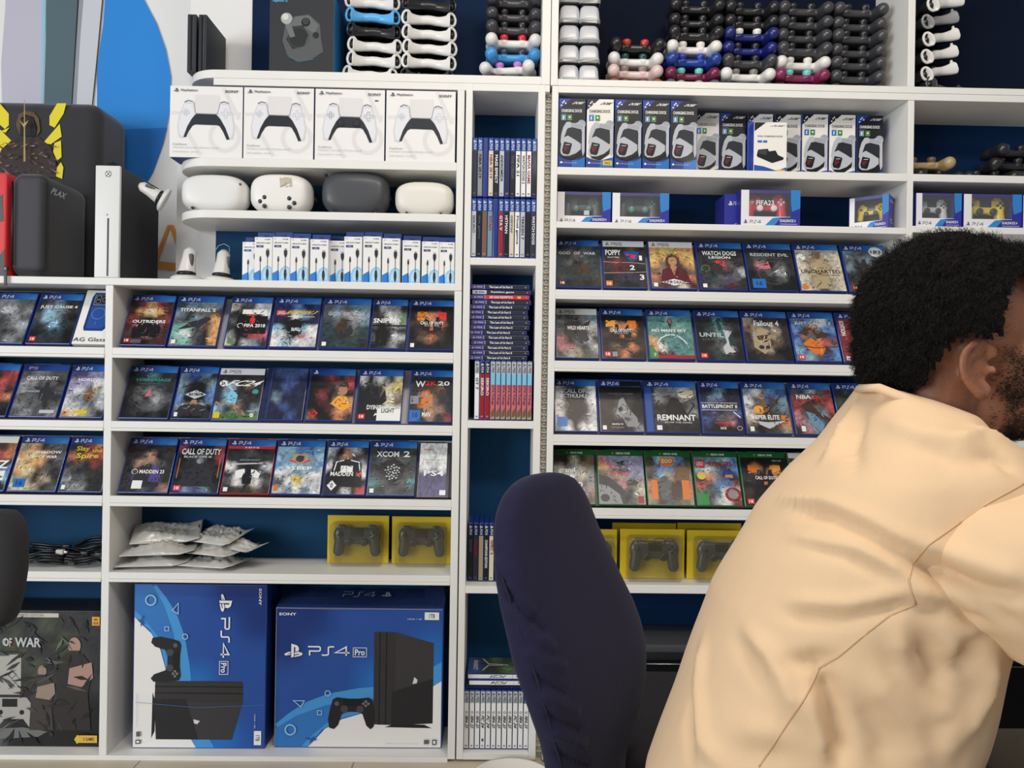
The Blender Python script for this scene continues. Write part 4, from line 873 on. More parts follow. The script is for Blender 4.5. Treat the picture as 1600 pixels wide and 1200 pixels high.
# white wrapped domes
def dome(x, z, label):
    o = empty('wrapped_charger', (x, .065, z), (0, 0, 0), label, 'wrapped accessory', 'white wrapped domes in the upper right cell')
    mb = MB(); W1 = mat((198, 200, 206), .35, coat=.3)
    def rr(w, d, zz, r, n=6):
        pts = []
        for cx, cy, a0 in ((w-r, d-r, 0), (-w+r, d-r, 90), (-w+r, -d+r, 180), (w-r, -d+r, 270)):
            for k in range(n+1):
                a = math.radians(a0+90*k/n); pts.append(Vector((cx+r*math.cos(a), cy+r*math.sin(a), zz)))
        return pts
    mb.loft([rr(.0285, .040, .010, .010), rr(.0290, .040, .016, .012), rr(.0280, .038, .036, .013), rr(.0262, .036, .046, .013), rr(.022, .031, .0525, .012), rr(.013, .02, .0550, .010)], W1); mb.build('dome', o)
    mb = MB(); mb.loft([rr(.0255, .036, .0, .009), rr(.0285, .039, .003, .010), rr(.0275, .038, .0102, .010)], mat((44, 44, 46), .15, coat=.6)); mb.build('base', o)
    mb = MB(); rg = random.Random(int(x*1000+z*977)); FM = mat((235, 238, 240), .12, alpha=.32, coat=.8)
    r0 = rr(.0300, .0412, -.001, .010); r1 = rr(.0306, .0418, .007, .010); r2 = rr(.0300, .0412, .013, .011)
    for r in (r0, r1, r2):
        for p in r: p += Vector((rg.uniform(-1, 1), rg.uniform(-1, 1), rg.uniform(-1, 1)))*.0012
    mb.loft([r0, r1, r2], FM, smooth=False, cap=False); mb.build('clear_wrap', o)
for j, px in enumerate((890, 921)):
    for i in range(5):
        dome(WX(px, 60, .03), zE[0]+.0015+i*.0575, 'white plastic-wrapped dome, %s in the %s column by the partition' % (ORD[i], ('left', 'right')[j]))

# ================================================================ boxed goods
def carton(name, x, y, z, w, d, h, cols, label, cat, group=None, rz=0, rough=.5, bevel=.0012):
    "card box: cols = front/back, sides, top"
    o = empty(name, (x, y, z), (0, 0, rz), label, cat, group)
    mb = MB(); mb.rbox((0, 0, 0), (w, d, h), bevel, mat(cols[0], rough), n=1, smooth=False)
    ms = [mat(c, rough) for c in cols]
    idx = [mb.m(m) for m in ms]
    for k, f in enumerate(mb.f):
        c = [sum(mb.v[i][t] for i in f)/len(f) for t in range(3)]
        if c[0] < .0005 or c[0] > w-.0005: mb.mi[k] = idx[1]
        elif c[2] > h-.0005 or c[2] < .0005: mb.mi[k] = idx[2 % len(idx)]
    mb.build('box_body', o); return o
def frontp(o, w, h, mt=PRINT, m=.0015): return Print((m, -.0002, m), (w-2*m, 0, 0), (0, 0, h-2*m), (0, -1, 0), mt=mt)

# four white gamepad boxes
G = 'white gamepad boxes on the rounded shelf'
for i, (a, b, yb, yf, nm) in enumerate([(265, 379.5, 247, .004, 'leftmost white gamepad box, overhanging the rounded shelf end'), (380.5, 490.5, 249, .004, 'white gamepad box, second from left on the rounded shelf'), (492, 601.5, 251, .004, 'white gamepad box with visible thumbstick and button picture, third on the rounded shelf'), (603, 712, 253, .004, 'rightmost white gamepad box beside the narrow column')]):
    x0, x1 = WX(a, 200, yf), WX(b, 200, yf); w = x1-x0-.0008; h = .2025
    o = carton('gamepad_box', x0, yf, zB[0][0]+.0002, w, .075, h, [(238, 236, 232), (60, 80, 140), (34, 58, 120)], nm, 'product box', G)
    p = frontp(o, w, h, m=.0012)
    p.rect((238, 236, 233), 0, 0, 1, 1)
    lg = (226, 223, 222)
    p.line(lg, .010, [(.03, .62), (.97, .62)]).ring(lg, .012, .76, .30, .2).line(lg, .011, [(.74, .97), (.95, .56)]).line(lg, .011, [(.18, .45), (.42, .05)]).rect(lg, .34, .62, .68, .88)
    wg = (214, 214, 220)
    p.poly(wg, [(.19,.76),(.13,.60),(.10,.44),(.12,.28),(.19,.26),(.26,.42),(.32,.54),(.36,.62),(.33,.77),(.26,.80)])
    p.poly(wg, [(.81,.76),(.87,.60),(.90,.42),(.88,.27),(.82,.25),(.75,.42),(.69,.54),(.66,.62),(.69,.76),(.76,.79)])
    p.poly((230, 230, 234), [(.20,.75),(.15,.60),(.12,.44),(.14,.31),(.18,.29),(.25,.43),(.31,.55),(.34,.63),(.31,.75)])
    p.poly((230, 230, 234), [(.80,.74),(.85,.60),(.88,.42),(.86,.30),(.83,.28),(.76,.43),(.70,.55),(.67,.63),(.70,.74)])
    p.poly((38, 42, 50), [(.36,.61),(.64,.605),(.70,.54),(.77,.42),(.83,.26),(.79,.25),(.74,.36),(.69,.44),(.66,.455),(.35,.46),(.31,.44),(.26,.36),(.225,.28),(.19,.28),(.24,.43),(.30,.54)])
    p.line((60, 62, 70), .0018, [(.20,.775),(.25,.80),(.31,.785)]).line((60, 62, 70), .0018, [(.70,.775),(.75,.79),(.81,.765)])
    p.line((120, 122, 130), .001, [(.33,.78),(.35,.63),(.37,.615),(.64,.61),(.66,.63),(.69,.77)])
    gg = (200, 200, 206)
    if i == 2:
        gg = (150, 150, 158); p.disk((24, 26, 32), .37, .52, .06).disk((24, 26, 32), .60, .52, .06).disk((44, 46, 54), .37, .53, .04).disk((44, 46, 54), .60, .53, .04)
        p.text('-', 'K', .86, .84, .91, .855)
    for du, dv in ((0, .045), (0, -.045), (.045, 0), (-.045, 0)):
        p.ring(gg, .0009, .77+du, .62+dv, .022); p.ring(gg, .0009, .22+du*.7, .63+dv*.7, .018)
    p.logo('K', .05, .915, .12, .97).text('PlayStation', 'K', .15, .92, .38, .955).text('SONY', 'K', .76, .915, .95, .95)
    p.text('DualSense', 'G', .05, .165, .24, .19, bold=False).text('Wireless controller  Manette sans fil', 'G', .05, .125, .68, .14, bold=False).text('Mando inalambrico   Controle', 'G', .05, .065, .40, .08, bold=False)
    p.build('box_print', o)

# charging dock boxes
def dockbox(px0, px1, py, yf, black, label, h=.1965, sticker=False):
    x0, x1 = WX(px0, py, yf), WX(px1, py, yf); w = x1-x0-.0006
    o = carton('charging_dock_box', x0+.0003, yf, zD[1][0]+.0002, w, min(.095, .19-yf), h, [(30, 60, 130), (34, 62, 150), (28, 44, 110)], label, 'product box', 'charging dock boxes')
    p = frontp(o, w, h, m=.0008); bg = (24, 26, 32) if black else (236, 232, 224)
    p.rect(bg, 0, 0, 1, 1).poly((38, 62, 150) if black else (22, 24, 34), [(0, 1), (.46, 1), (0, .84)])
    for a, b in ((.08, .90), (.13, .94), (.18, .96), (.24, .93)): p.disk('w', a, b, .03)
    p.text('DOBE', 'w' if black else 'K', .55, .92, .92, .955, shear=.4)
    p.text('CHARGING DOCK', 'w' if black else 'K', .08, .80, .88, .845).text('for wireless', 'G', .08, .775, .30, .79, bold=False)
    p.rect('z' if not black else 'x', .08, .68, .26, .765).rect('F' if black else 'h', .31, .68, .49, .765).poly('w', [(.14,.74),(.2,.75),(.17,.71),(.21,.71),(.14,.69)]).disk('w', .40, .727, .035)
    S1, S2 = (184, 187, 194), (160, 165, 175)
    p.disk(S2, .86, .63, .16).poly(S1, [(.06,.36),(.09,.48),(.16,.58),(.28,.655),(.42,.66),(.5,.63),(.7,.65),(.98,.62),(.99,.22),(.92,.16),(.87,.26),(.88,.52),(.6,.54),(.4,.57),(.30,.55),(.18,.40),(.10,.33)])
    p.poly(S2, [(.5,.645),(.92,.62),(.92,.56),(.45,.585)])
    p.poly((36, 40, 48), [(.10,.32),(.2,.44),(.34,.565),(.5,.58),(.86,.55),(.88,.36),(.78,.32),(.5,.40),(.25,.40)])
    p.poly((20, 20, 24), [(.06,.22),(.2,.13),(.5,.10),(.86,.20),(.88,.28),(.5,.2)])
    p.poly(S1, [(.06,.24),(.10,.36),(.20,.43),(.34,.455),(.6,.40),(.84,.34),(.84,.26),(.66,.20),(.40,.16),(.18,.16),(.08,.19)])
    p.poly((20, 20, 24), [(.12,.24),(.20,.365),(.48,.345),(.50,.32),(.42,.20),(.36,.175),(.16,.19)])
    p.rect((104, 30, 40), .20, .23, .30, .30).rect((104, 30, 40), .31, .26, .37, .30).rect('s', .25, .318, .42, .328)
    p.poly((30, 60, 140), [(0,.15),(.2,.115),(.5,.095),(1,.15),(1,0),(0,0)]).poly('z', [(.5,.095),(.8,.10),(1,.15),(1,0),(.5,0)])
    p.rect('w', .06, .05, .14, .075).text('for PS5 wireless controller', 's', .18, .05, .7, .07, bold=False)
    if sticker: p.rect('y', .62, .03, .96, .10).text('SALE', 'E', .68, .045, .9, .085)
    p.build('box_print', o)
ds = [(872, 914, 262, .004, 1, 'black charging dock box, leftmost on its shelf', .1965), (915.3, 958, 263, .004, 0, 'white charging dock box with small gold sticker, second from left', .1965, True), (959.5, 1002, 264, .004, 1, 'black charging dock box, just right of the gold-stickered white one', .1965),
 (1003, 1045.5, 265, .004, 1, 'black charging dock box, fourth from the left', .1965), (1046.5, 1088.5, 266, .004, 1, 'black charging dock box before the shelf steps back', .1965),
 (1084, 1123, 267, .095, 0, 'white charging dock box set back in shade, middle of the shelf', .1965), (1124, 1165, 267, .095, 1, 'black charging dock box set back, between two white ones', .1965), (1167, 1207, 267, .095, 0, 'white charging dock box hidden behind the smaller front box', .1965), (1209.5, 1250.5, 268, .095, 0, 'white charging dock box half hidden right of the smaller box', .1965),
 (1252, 1293, 268, .088, 0, 'white charging dock box, third from the right end', .1965), (1294.5, 1336, 269, .088, 0, 'white charging dock box, second from the right end', .1965), (1338, 1379, 269, .088, 1, 'black charging dock box, rightmost on its shelf', .1965)]
for d in ds: dockbox(d[0], d[1], d[2], d[3], d[4], d[5], d[6], *(d[7:]))
w, h = WX(1229, 268, .03)-WX(1177, 268, .03), .150
o = carton('charging_dock_box', WX(1177, 268, .03), .03, zD[1][0]+.0002, w, .045, h, [(232, 228, 220), (40, 70, 170), (34, 60, 150)], 'small white dual charging dock box standing in front of the others', 'product box')
mb = MB(); mb.rbox((-.005, .040, .0), (w*.86, .046, h+.014), .001, mat((34, 62, 160), .4), n=1, smooth=False); mb.build('hang_tab', o)
p = frontp(o, w, h); p.rect((238, 235, 228), 0, 0, 1, 1).poly((22, 24, 34), [(0, 1), (.36, 1), (0, .82)]).text('DOBE', 'K', .55, .92, .92, .95, shear=.4).text('DUAL CHARGING DOCK', 'K', .10, .71, .88, .745)
p.rect('z', .10, .60, .24, .645).rect('z', .27, .60, .40, .645).poly('k', [(.08,.35),(.12,.46),(.42,.48),(.46,.43),(.66,.45),(.74,.36),(.92,.31),(.9,.27),(.56,.20),(.10,.32)]).poly((60, 60, 66), [(.14,.44),(.4,.46),(.38,.36),(.16,.38)])
p.poly('b', [(0,.16),(.3,.13),(.7,.05),(1,.12),(1,0),(0,0)]).rect('y', .70, .02, .96, .07); p.build('box_print', o)

# cable boxes
lefts = [378, 397, 425, 453, 484, 514, 537, 566.5, 596.5, 628, 658.5, 685.5]
nm12 = ['leftmost, partly covered', 'second from left', 'third from left', 'fourth from left', 'fifth from left', 'sixth from left, partly covered', 'seventh from left, standing forward', 'eighth from left', 'ninth from left, before the dark gap', 'tenth from left, after the dark gap', 'eleventh from left', 'rightmost beside the shelf side']
for i, px in enumerate(lefts):
    yf = [.045, .010, .012, .014, .016, .045, .010, .012, .014, .018, .020, .020][i]; hh = [.116, .124, .126, .124, .122, .124, .130, .132, .128, .124, .122, .121][i]
    w = .0508; x0 = WX(px, 440, yf)
    w = min(w, (WX(lefts[i+1], 440, yf)-x0-.0006) if i in (1, 2, 3, 6, 7, 8, 9, 10) else w, WX(709.8, 440, yf)-x0)
    if i in (4,): w = WX(512.5, 440, yf)-x0
    o = carton('cable_box', x0, yf, zA[0][0]+.0002, w, .028, hh, [(240, 238, 236), (232, 234, 238), (40, 66, 140)], 'white cable box with a blue wave, '+nm12[i], 'product box', 'small cable boxes')
    mb = MB(); mb.rbox((.0, .0270, hh-.004), (w, .0283, hh+.018), .0005, mat((36, 62, 132), .4), n=1, smooth=False)
    mb.rbox((w*.35, .0265, hh+.006), (w*.65, .0288, hh+.009), .0005, mat((14, 20, 40), .5), n=1, smooth=False); mb.build('hang_tab', o)
    p = frontp(o, w, hh, m=.0008); p.rect('w', 0, 0, 1, 1)
    p.poly((150, 205, 238), [(.34,.0),(.36,.16),(.5,.29),(.72,.345),(.9,.33),(1,.29),(1,0)]).poly((186, 222, 242), [(.5,.05),(.52,.2),(.66,.28),(.82,.3),(.95,.26),(.95,.05)]).poly((44, 128, 214), [(0,.17),(.16,.205),(.36,.25),(.40,.0),(0,0)])
    p.text('PS', 'G', .08, .95, .18, .97).text('DOBE', 'g', .58, .94, .9, .965).text('USB DATA CABLE', 'g', .08, .855, .9, .885).rect((50, 66, 120), .09, .765, .50, .815).text('1.8m', 's', .2, .775, .4, .805)
    p.line('K', .0014, [(.33, 0), (.33, .46)]).rect('K', .285, .44, .385, .52).rect('g', .30, .52, .37, .56)
    p.line('K', .0014, [(.75, .3), (.75, .56)]).poly('K', [(.66,.70),(.85,.70),(.85,.61),(.79,.54),(.72,.54),(.66,.61)]).rect('G', .70, .70, .81, .74).poly('K', [(.75,.29),(.81,.24),(.83,.14),(.79,.04),(.71,.04),(.67,.14),(.69,.24)]).line('K', .0014, [(.75, .05), (.75, 0)])
    p.build('box_print', o)

# window boxes with gamepads
def windowbox(px0, px1, py, yf, z, h, padcol, stick, label, group, rz=0, printcols=None, x0=None, w=None, text=None):
    x0 = WX(px0, py, yf) if x0 is None else x0; w = w or WX(px1, py, yf)-x0; d = .068
    o = empty('gamepad_window_box', (x0, yf, z+.0003), (0, 0, rz), label, 'product box', group)
    mb = MB(); WB = mat((232, 230, 234), .45); NB = mat((44, 46, 138), .4); DI = mat((30, 30, 36), .6)
    t = .0012; wl, wr, wb, wt = w*.14, w*.84, h*.26, h*.90
    mb.box((0, d-t, 0), (w, d, h), DI); mb.box((0, 0, 0), (w, d-t, t), NB); mb.box((0, 0, h-t), (w, d-t, h), mat((40, 38, 110), .4))
    mb.box((0, 0, t), (t, d-t, h-t), NB); mb.box((w-t, 0, t), (w, d-t, h-t), NB)
    mb.box((t, 0, t), (wl, t, h-t), WB); mb.box((wr, 0, t), (w-t, t, h-t), NB); mb.box((wl, 0, t), (wr, t, wb), WB); mb.box((wl, 0, wt), (wr, t, h-t), mat((70, 66, 120), .4))
    mb.build('box_body', o)
    mb = MB(); mb.box((wl, .0004, wb), (wr, .0008, wt), mat((230, 235, 240), .08, alpha=.05, coat=.25)); mb.build('clear_window', o)
    p = Print((0, -.0003, 0), (w, 0, 0), (0, 0, h), (0, -1, 0))
    p.poly((52, 130, 200), [(wr/w, 1), (1, 1), (1, .5), (wr/w+.02, .40), (wr/w, .7)]).poly((48, 52, 150), [(1, .5), (wr/w+.02, .40), (wr/w, .24), (1, .24)])
    p.poly((48, 52, 150), [(.52, 0), (.66, .24), (1, .26), (1, 0)]).poly((60, 136, 200), [(.40, 0), (.54, .22), (.68, .25), (.56, 0)])
    p.logo('K', .05, .06, .11, .17).ps('4', 'K', .15, .07, .34, .15, .001).text('DUALSHOCK 4', 'w', .66, .11, .92, .19).rect('s', .66, .05, .95, .065)
    if text == 'label': p.rect('s', .50, .28, .60, .42)
    if text: pass
    p.build('box_print', o)
    g = copy_tree(PROTO, o); g.name = 'boxed_gamepad'; g.rotation_euler = (math.radians(90), 0, 0); s = (wr-wl)/.158; g.scale = (s, s, s); g.location = ((wl+wr)/2, .040, wb+(wt-wb)*.50)
    for k in ('label', 'category', 'group'):
        if k in g: del g[k]
    recolor(g, 'shell', padcol); recolor(g, 'thumbstick', stick)
    for ch in list(g.children):
        bn = ch.name.split('.')[0]
        if bn == 'action_buttons' or bn == 'direction_pad': ch.material_slots[0].link = 'OBJECT'; ch.material_slots[0].material = GP(stick)
        # lift one level: parts of the boxed pad sit directly under it
    return o, w, h
zw = zD[2][0]; GW = 'windowed gamepad boxes'
windowbox(870, 954, 345, .035, zw, .094, (84, 84, 86), (60, 120, 100), 'window box with grey gamepad and small white sticker, leftmost on its shelf', GW, text='label')
windowbox(956, 1045, 345, .035, zw, .094, (70, 72, 74), (60, 130, 110), 'window box with dark gamepad and green lights, beside the empty gap', GW)
o, w, h = windowbox(1157, 1250, 346, .012, zw, .104, (206, 40, 66), (236, 214, 220), 'window box with a red gamepad lettered FIFA23', GW)
q = Print((w*.3, .0202, h*.62), (w*.3, 0, 0), (0, 0, h*.14), (0, -1, 0)); q.text('FIFA23', 'w', 0, 0, 1, 1); q.build('gamepad_lettering', o)
o = carton('gamepad_box', WX(1132, 345, .05), .05, zw+.0003, WX(1156, 345, .05)-WX(1132, 345, .05), .10, .100, [(42, 44, 140), (42, 44, 140), (34, 36, 110)], 'narrow navy box end standing left of the red gamepad box', 'product box')
p = frontp(o, WX(1156, 345, .05)-WX(1132, 345, .05), .100); p.rect((44, 48, 146), 0, 0, 1, 1).logo('w', .2, .66, .5, .8).ps('4', 'w', .55, .68, .9, .78, .0008).line('w', .001, [(.5,.05),(.9,.16)]).line('w', .001, [(.6,.02),(.95,.1)]); p.build('box_print', o)
# turned one with a navy side
a = math.radians(-62)
xr = WX(1365, 348, .01)
o, w, h = windowbox(0, 0, 348, .012, zw, .100, (228, 200, 40), (30, 30, 34), 'window box with yellow gamepad turned to show its navy side', GW, rz=0, x0=WX(1321, 348, .085), w=.108)
o.location = (WX(1326, 348, .08), .078, zw+.0003); o.rotation_euler = (0, 0, math.radians(-38))
q = Print((w+.0004, .001, .001), (0, .066, 0), (0, 0, h-.002), (1, 0, 0)); q.rect((44, 44, 136), 0, 0, 1, 1).logo('w', .16, .78, .34, .9).ps('4', 'w', .42, .8, .84, .88, .0012).text('DUALSHOCK 4', 'w', .08, .26, .6, .31).text('Wireless Controller', 'w', .08, .18, .68, .22).text('PS4', 's', .08, .03, .3, .06); q.build('side_print', o)
# right bay
windowbox(1430.5, 1502, 352, .012, zR2, .098, (196, 198, 196), (40, 48, 44), 'window box with forest-patterned grey gamepad, right of the tall divider', GW)
windowbox(1505, 1596, 354, .012, zR2, .098, (226, 200, 48), (42, 40, 36), 'window box with yellow gamepad near the right photo edge', GW)
windowbox(1598, 1690, 355, .012, zR2, .098, (60, 60, 66), (40, 40, 40), 'window box cut off by the right photo edge', GW)

# ================================================================ consoles, cases, headsets
z0 = zA[0][0]
# white and black console on edge
x0, x1 = WX(147, 430, -.0), WX(186, 430, -.0)
o = empty('game_console', (x0, -.001, z0+.0003), (0, 0, 0), 'upright console with white front strip and black body beside the black case', 'game console')
H = WZ(160, 256)-WZ(160, 431); w = x1-x0
mb = MB(); mb.rbox((.0, .012, .002), (w, .246, H-.001), .002, mat((24, 25, 28), .45), n=1, smooth=False); mb.build('body', o)
mb = MB(); mb.rbox((0, 0, 0), (w-.001, .011, H), .0025, mat((226, 227, 224), .4), n=2); mb.build('front_panel', o)
mb = MB(); mb.rbox((w*.50, -.0004, .004), (w*.58, .004, H*.53), .0006, mat((12, 12, 14), .4), n=1, smooth=False); mb.build('disc_slot', o)
p = Print((0, -.0003, 0), (w, 0, 0), (0, 0, H), (0, -1, 0)); p.disk((70, 74, 78), .52, .925, .13).disk('w', .52, .925, .105).line((70, 74, 78), .002, [(.44,.945),(.60,.905)]).line((70, 74, 78), .002, [(.44,.905),(.60,.945)]).disk('g', .5, .56, .03); p.build('power_logo', o)
# two black upright consoles on the top shelf
for k, (a, b, yt, nm) in enumerate([(292, 306, 26, 'black upright console at the outer end of the top shelf'), (309.5, 322, 27, 'black upright console next to the white wall panel, nearer the dark box')]):
    yf = .022+.0*k; o = empty('game_console', (WX(a, 100, yf), yf, zF[0]+.0003), (0, 0, 0), nm, 'game console'); w = WX(b, 100, yf)-WX(a, 100, yf)
    H = .165; mb = MB(); mb.rbox((0, 0, 0), (w, .155, H), .0015, mat((30, 34, 40), .5), n=1, smooth=False); mb.build('body', o)
    mb = MB(); mb.rbox((w*.35, -.0006, .004), (w*.65, .002, H-.004), .0004, mat((10, 11, 14), .25, coat=.5), n=1, smooth=False); mb.build('front_groove', o)
o = empty('wall_plug', (WX(344, 100, .2), .175, zF[0]+.012), (0, 0, 0), 'tiny black plug at the base of the white wall panel', 'plug'); mb = MB(); mb.lathe([(.0001,-.012),(.004,-.012),(.006,.0),(.004,.008),(.0001,.010)], mat((20, 20, 22), .5), seg=12); mb.build('plug_body', o)
# black carrying cases
CL = mat((38, 38, 42), .75, bump=.25, bscale=500, sheen=.3, name='black_case_cloth')
x0, x1 = WX(-60, 300, .25), WX(152, 300, .25)
o = empty('carrying_case', (x0, .25, z0+.0003), (0, 0, 0), 'tall black carrying case with a yellow and brown hooded warrior print', 'carrying case')
H = WZ(100, 156, .25)-z0; w = x1-x0
mb = MB(); mb.rbox((0, 0, 0), (w, .205, H), .045, CL, n=4); mb.build('shell', o)
mb = MB(); mb.rbox((w+.0, .10, H*.42), (w+.012, .17, H*.60), .006, mat((26, 27, 31), .6), n=2)
mb.tube([(w-.004, .05, H*.66), (w+.010, .08, H*.70), (w+.010, .15, H*.70), (w-.004, .18, H*.66)], .006, mat((26, 27, 31), .6)); mb.build('side_handle', o)
class CaseP(Print):
    def P(s, u, v): p = W(u, v, .25); return Vector((p.x-x0, -.0006-.0004*s.k, p.z-z0))
p = CaseP((0,0,0),(1,0,0),(0,0,1),(0,-1,0), mt=PRINT_MATTE)
ye = (232, 216, 50)
for q in ([(-8,160),(0,162),(14,178),(14,196),(8,202),(-8,188)], [(-8,196),(2,204),(20,222),(10,236),(-8,222)], [(-8,226),(4,232),(4,248),(-8,252)], [(90,162),(104,162),(100,178),(86,200),(78,196),(78,182)], [(94,194),(97,214),(80,226),(68,224)], [(96,220),(97,246),(90,252),(84,238),(86,224)], [(96,254),(100,262),(98,280),(88,276),(90,262)], [(2,206),(16,200),(10,208)]): p.poly(ye, q)
p.poly((96, 76, 48), [(26,196),(30,180),(40,174),(54,176),(62,186),(64,206),(58,214),(60,200),(54,184),(42,180),(34,186),(32,212)])
p.poly((30, 26, 28), [(32,212),(34,188),(44,181),(54,186),(58,206),(56,214)])
p.poly((54, 42, 40), [(-8,262),(4,234),(24,216),(40,222),(60,214),(80,230),(90,258),(88,278),(-8,276)])
p.art(['EeKKEe', 'DKKkeE', 'eKKEKD', 'KEEKKe'], 0, 0, 1, 1, nx=22, ny=16, seed=3) if False else None
rg = random.Random(4)
for k in range(46):
    a = rg.uniform(-4, 84); b = rg.uniform(222, 272); l = rg.uniform(4, 14); t = rg.uniform(-.6, .8)
    if abs(a-44) < 12 and b < 226: continue
    p.poly(rg.choice([(150, 120, 84), (98, 70, 70), (40, 34, 40), (176, 140, 90), (120, 86, 96), (70, 54, 60)]), [(a, b), (a+l, b+l*t), (a+l-1, b+l*t+2.2)])
p.poly((176, 150, 90), [(45,160),(46,160),(47,256),(44,256)]); p.poly((190, 160, 110), [(38,192),(44,198),(52,192),(45,204)])
p.build('printed_front', o)
x0, x1 = WX(34, 420, -.03), WX(96, 420, -.03)
o = empty('carrying_case', (WX(36, 430, .0), .0, z0+.0003), (0, 0, math.radians(0)), 'black zipped case with small silver lettering beside the white-fronted console', 'carrying case')
H = WZ(60, 268, .0)-z0; w = WX(88, 430)-WX(10, 430)
o.location.x = WX(9, 430)
w = WX(66, 430)-WX(11, 430); o.location.x = WX(11, 430)
mb = MB(); mb.rbox((0, .002, 0), (w, .240, H), .032, CL, n=4); mb.build('shell', o)
mb = MB(); mb.rbox((w*.22, -.003, H*.05), (w*.97, .03, H*.95), .028, mat((70, 70, 76), .8, bump=.2, bscale=500), n=3); mb.build('front_pocket', o)
mb = MB(); zl = [(.014, -.0, .03), (.012, -.001, H-.03)]; mb.tube(zl, .003, mat((16, 16, 18), .4)); mb.build('zip', o)
mb = MB(); MT = mat((70, 74, 80), .35, .7); mb.rbox((-.004, -.012, .012), (.008, -.004, .026), .003, MT, n=2); mb.rbox((-.002, -.012, -.028), (.007, -.008, .014), .002, mat((60, 62, 66), .5), n=2); mb.build('zip_pull', o)
p = Print((w+.0006, .040, H*.82), (0, .07, 0), (0, 0, H*.065), (1, 0, 0)); p.text('PLAX', 's', .0, 0, 1, 1, shear=.2); p.line('g', .002, [(1.5,-.9),(1.6,-1.4),(1.75,-1.5)]); p.build('lettering', o)
o = empty('red_case', (WX(-72, 430), .0, z0+.0003), (0, 0, 0), 'bright red case cut off by the left photo edge', 'carrying case'); mb = MB(); mb.rbox((0, 0, 0), (.143, .2, H*.985), .006, mat((222, 52, 58), .5), n=2); mb.build('shell', o)
p = Print((.1, -.0006, 0), (.04, 0, 0), (0, 0, H), (0, -1, 0)); p.poly((30, 30, 34), [(.0,0),(1,0),(1,.26),(.6,.18),(0,.2)]).poly('K', [(.2,.5),(.9,.52),(.8,.78),(.3,.7)]); p.build('printed_front', o)

# headsets
def headset(px0, px1, pyt, yf, col, label, face, lenses, strapc, tilt=0, rough=.45):
    z = zB[1][0]; x0, x1 = WX(px0, 300, yf), WX(px1, 300, yf); w = x1-x0; h = WZ(400, pyt, yf)-WZ(400, 341 if True else 0, yf); 
    o = empty('vr_headset', ((x0+x1)/2, yf+.045, z+.0005), (0, 0, math.radians(tilt)), label, 'headset', 'headsets on the lower rounded shelf')
    mb = MB(); m0 = mat(col, rough, coat=.1)
    n = 24; rings = []
    for k, (yy, sc) in enumerate([(-.045, .30), (-.044, .62), (-.040, .80), (-.032, .92), (-.018, .985), (0, 1.0), (.018, .985), (.028, .95)]):
        ring = []
        for j in range(36):
            a = 2*math.pi*j/36; e = .62
            cx = math.copysign(abs(math.cos(a))**e, math.cos(a)); cz = math.copysign(abs(math.sin(a))**e, math.sin(a))
            ring.append(Vector((w/2*(sc if sc > .9 else .25+.75*sc)*cx, yy, h/2+h/2*sc*cz*(1-.04*cx*cx))))
        rings.append(list(reversed(ring)))
    mb.loft(rings, m0); mb.build('visor', o)
    mb = MB(); mf = mat(face, .8)
    mb.rbox((-w*.42, .026, h*.10), (w*.42, .062, h*.90), .016, mf, n=3); mb.build('face_cushion', o)
    mb = MB(); ms = mat(strapc, .7)
    mb.tube([(-w*.46, .02, h*.5), (-w*.49, .045, h*.5), (-w*.47, .08, h*.52), (-w*.2, .112, h*.55), (w*.2, .112, h*.55), (w*.47, .08, h*.52), (w*.49, .045, h*.5), (w*.46, .02, h*.5)], .009, ms, flat=.35); mb.build('strap', o)
    for lx, lz, lr in lenses:
        mb = MB(); mb.lathe([(.0001, .003), (lr*.6, .0028), (lr, .0), (lr, -.008), (.0001, -.008)], mat((18, 18, 22), .12, coat=.8), seg=16, xf=Matrix.Translation((lx*w/2, -.0462+.012*abs(lx)**3, h*lz)) @ Matrix.Rotation(math.radians(90), 4, 'X')); mb.build('camera_lens', o)
    return o
cl = [(-.56, .04, .004), (.60, .04, .004)]
headset(277, 381, 281, .012, (230, 229, 226), 'plain white headset at the outer left end', (40, 40, 44), [(-.55, .07, .004), (.86, .72, .003)], (180, 180, 182))
o = headset(386, 483, 278, .012, (236, 234, 228), 'white headset with two clusters of three round lenses', (40, 40, 44), [(-.58, .26, .0062), (-.44, .36, .0062), (-.44, .14, .0062), (.36, .34, .0062), (.36, .12, .0062), (.52, .23, .0062)], (60, 60, 64))
mb = MB(); rg = random.Random(2); TP = mat((196, 186, 168), .5)
vs = []; 
for j in range(5):
    for i in range(6): vs.append((.0+.005+i*.0062+rg.uniform(-.002, .002), -.043-rg.uniform(0, .006), .072+j*.0062+rg.uniform(-.003, .003)))
mb.add(vs, [(j*6+i, j*6+i+1, (j+1)*6+i+1, (j+1)*6+i) for j in range(4) for i in range(5)], TP)
t_ = mb.build('crumpled_tape', o); md = t_.modifiers.new('s', 'SOLIDIFY'); md.thickness = .0008
headset(499, 606, 272, .012, (66, 68, 72), 'dark charcoal headset between two white ones', (26, 26, 30), [(-.84, .88, .005), (-.62, .04, .004), (.66, .04, .004)], (30, 30, 34))
headset(615, 708, 286, .012, (230, 226, 216), 'off-white headset at the right end beside the shelf side', (50, 50, 54), cl, (120, 120, 122))
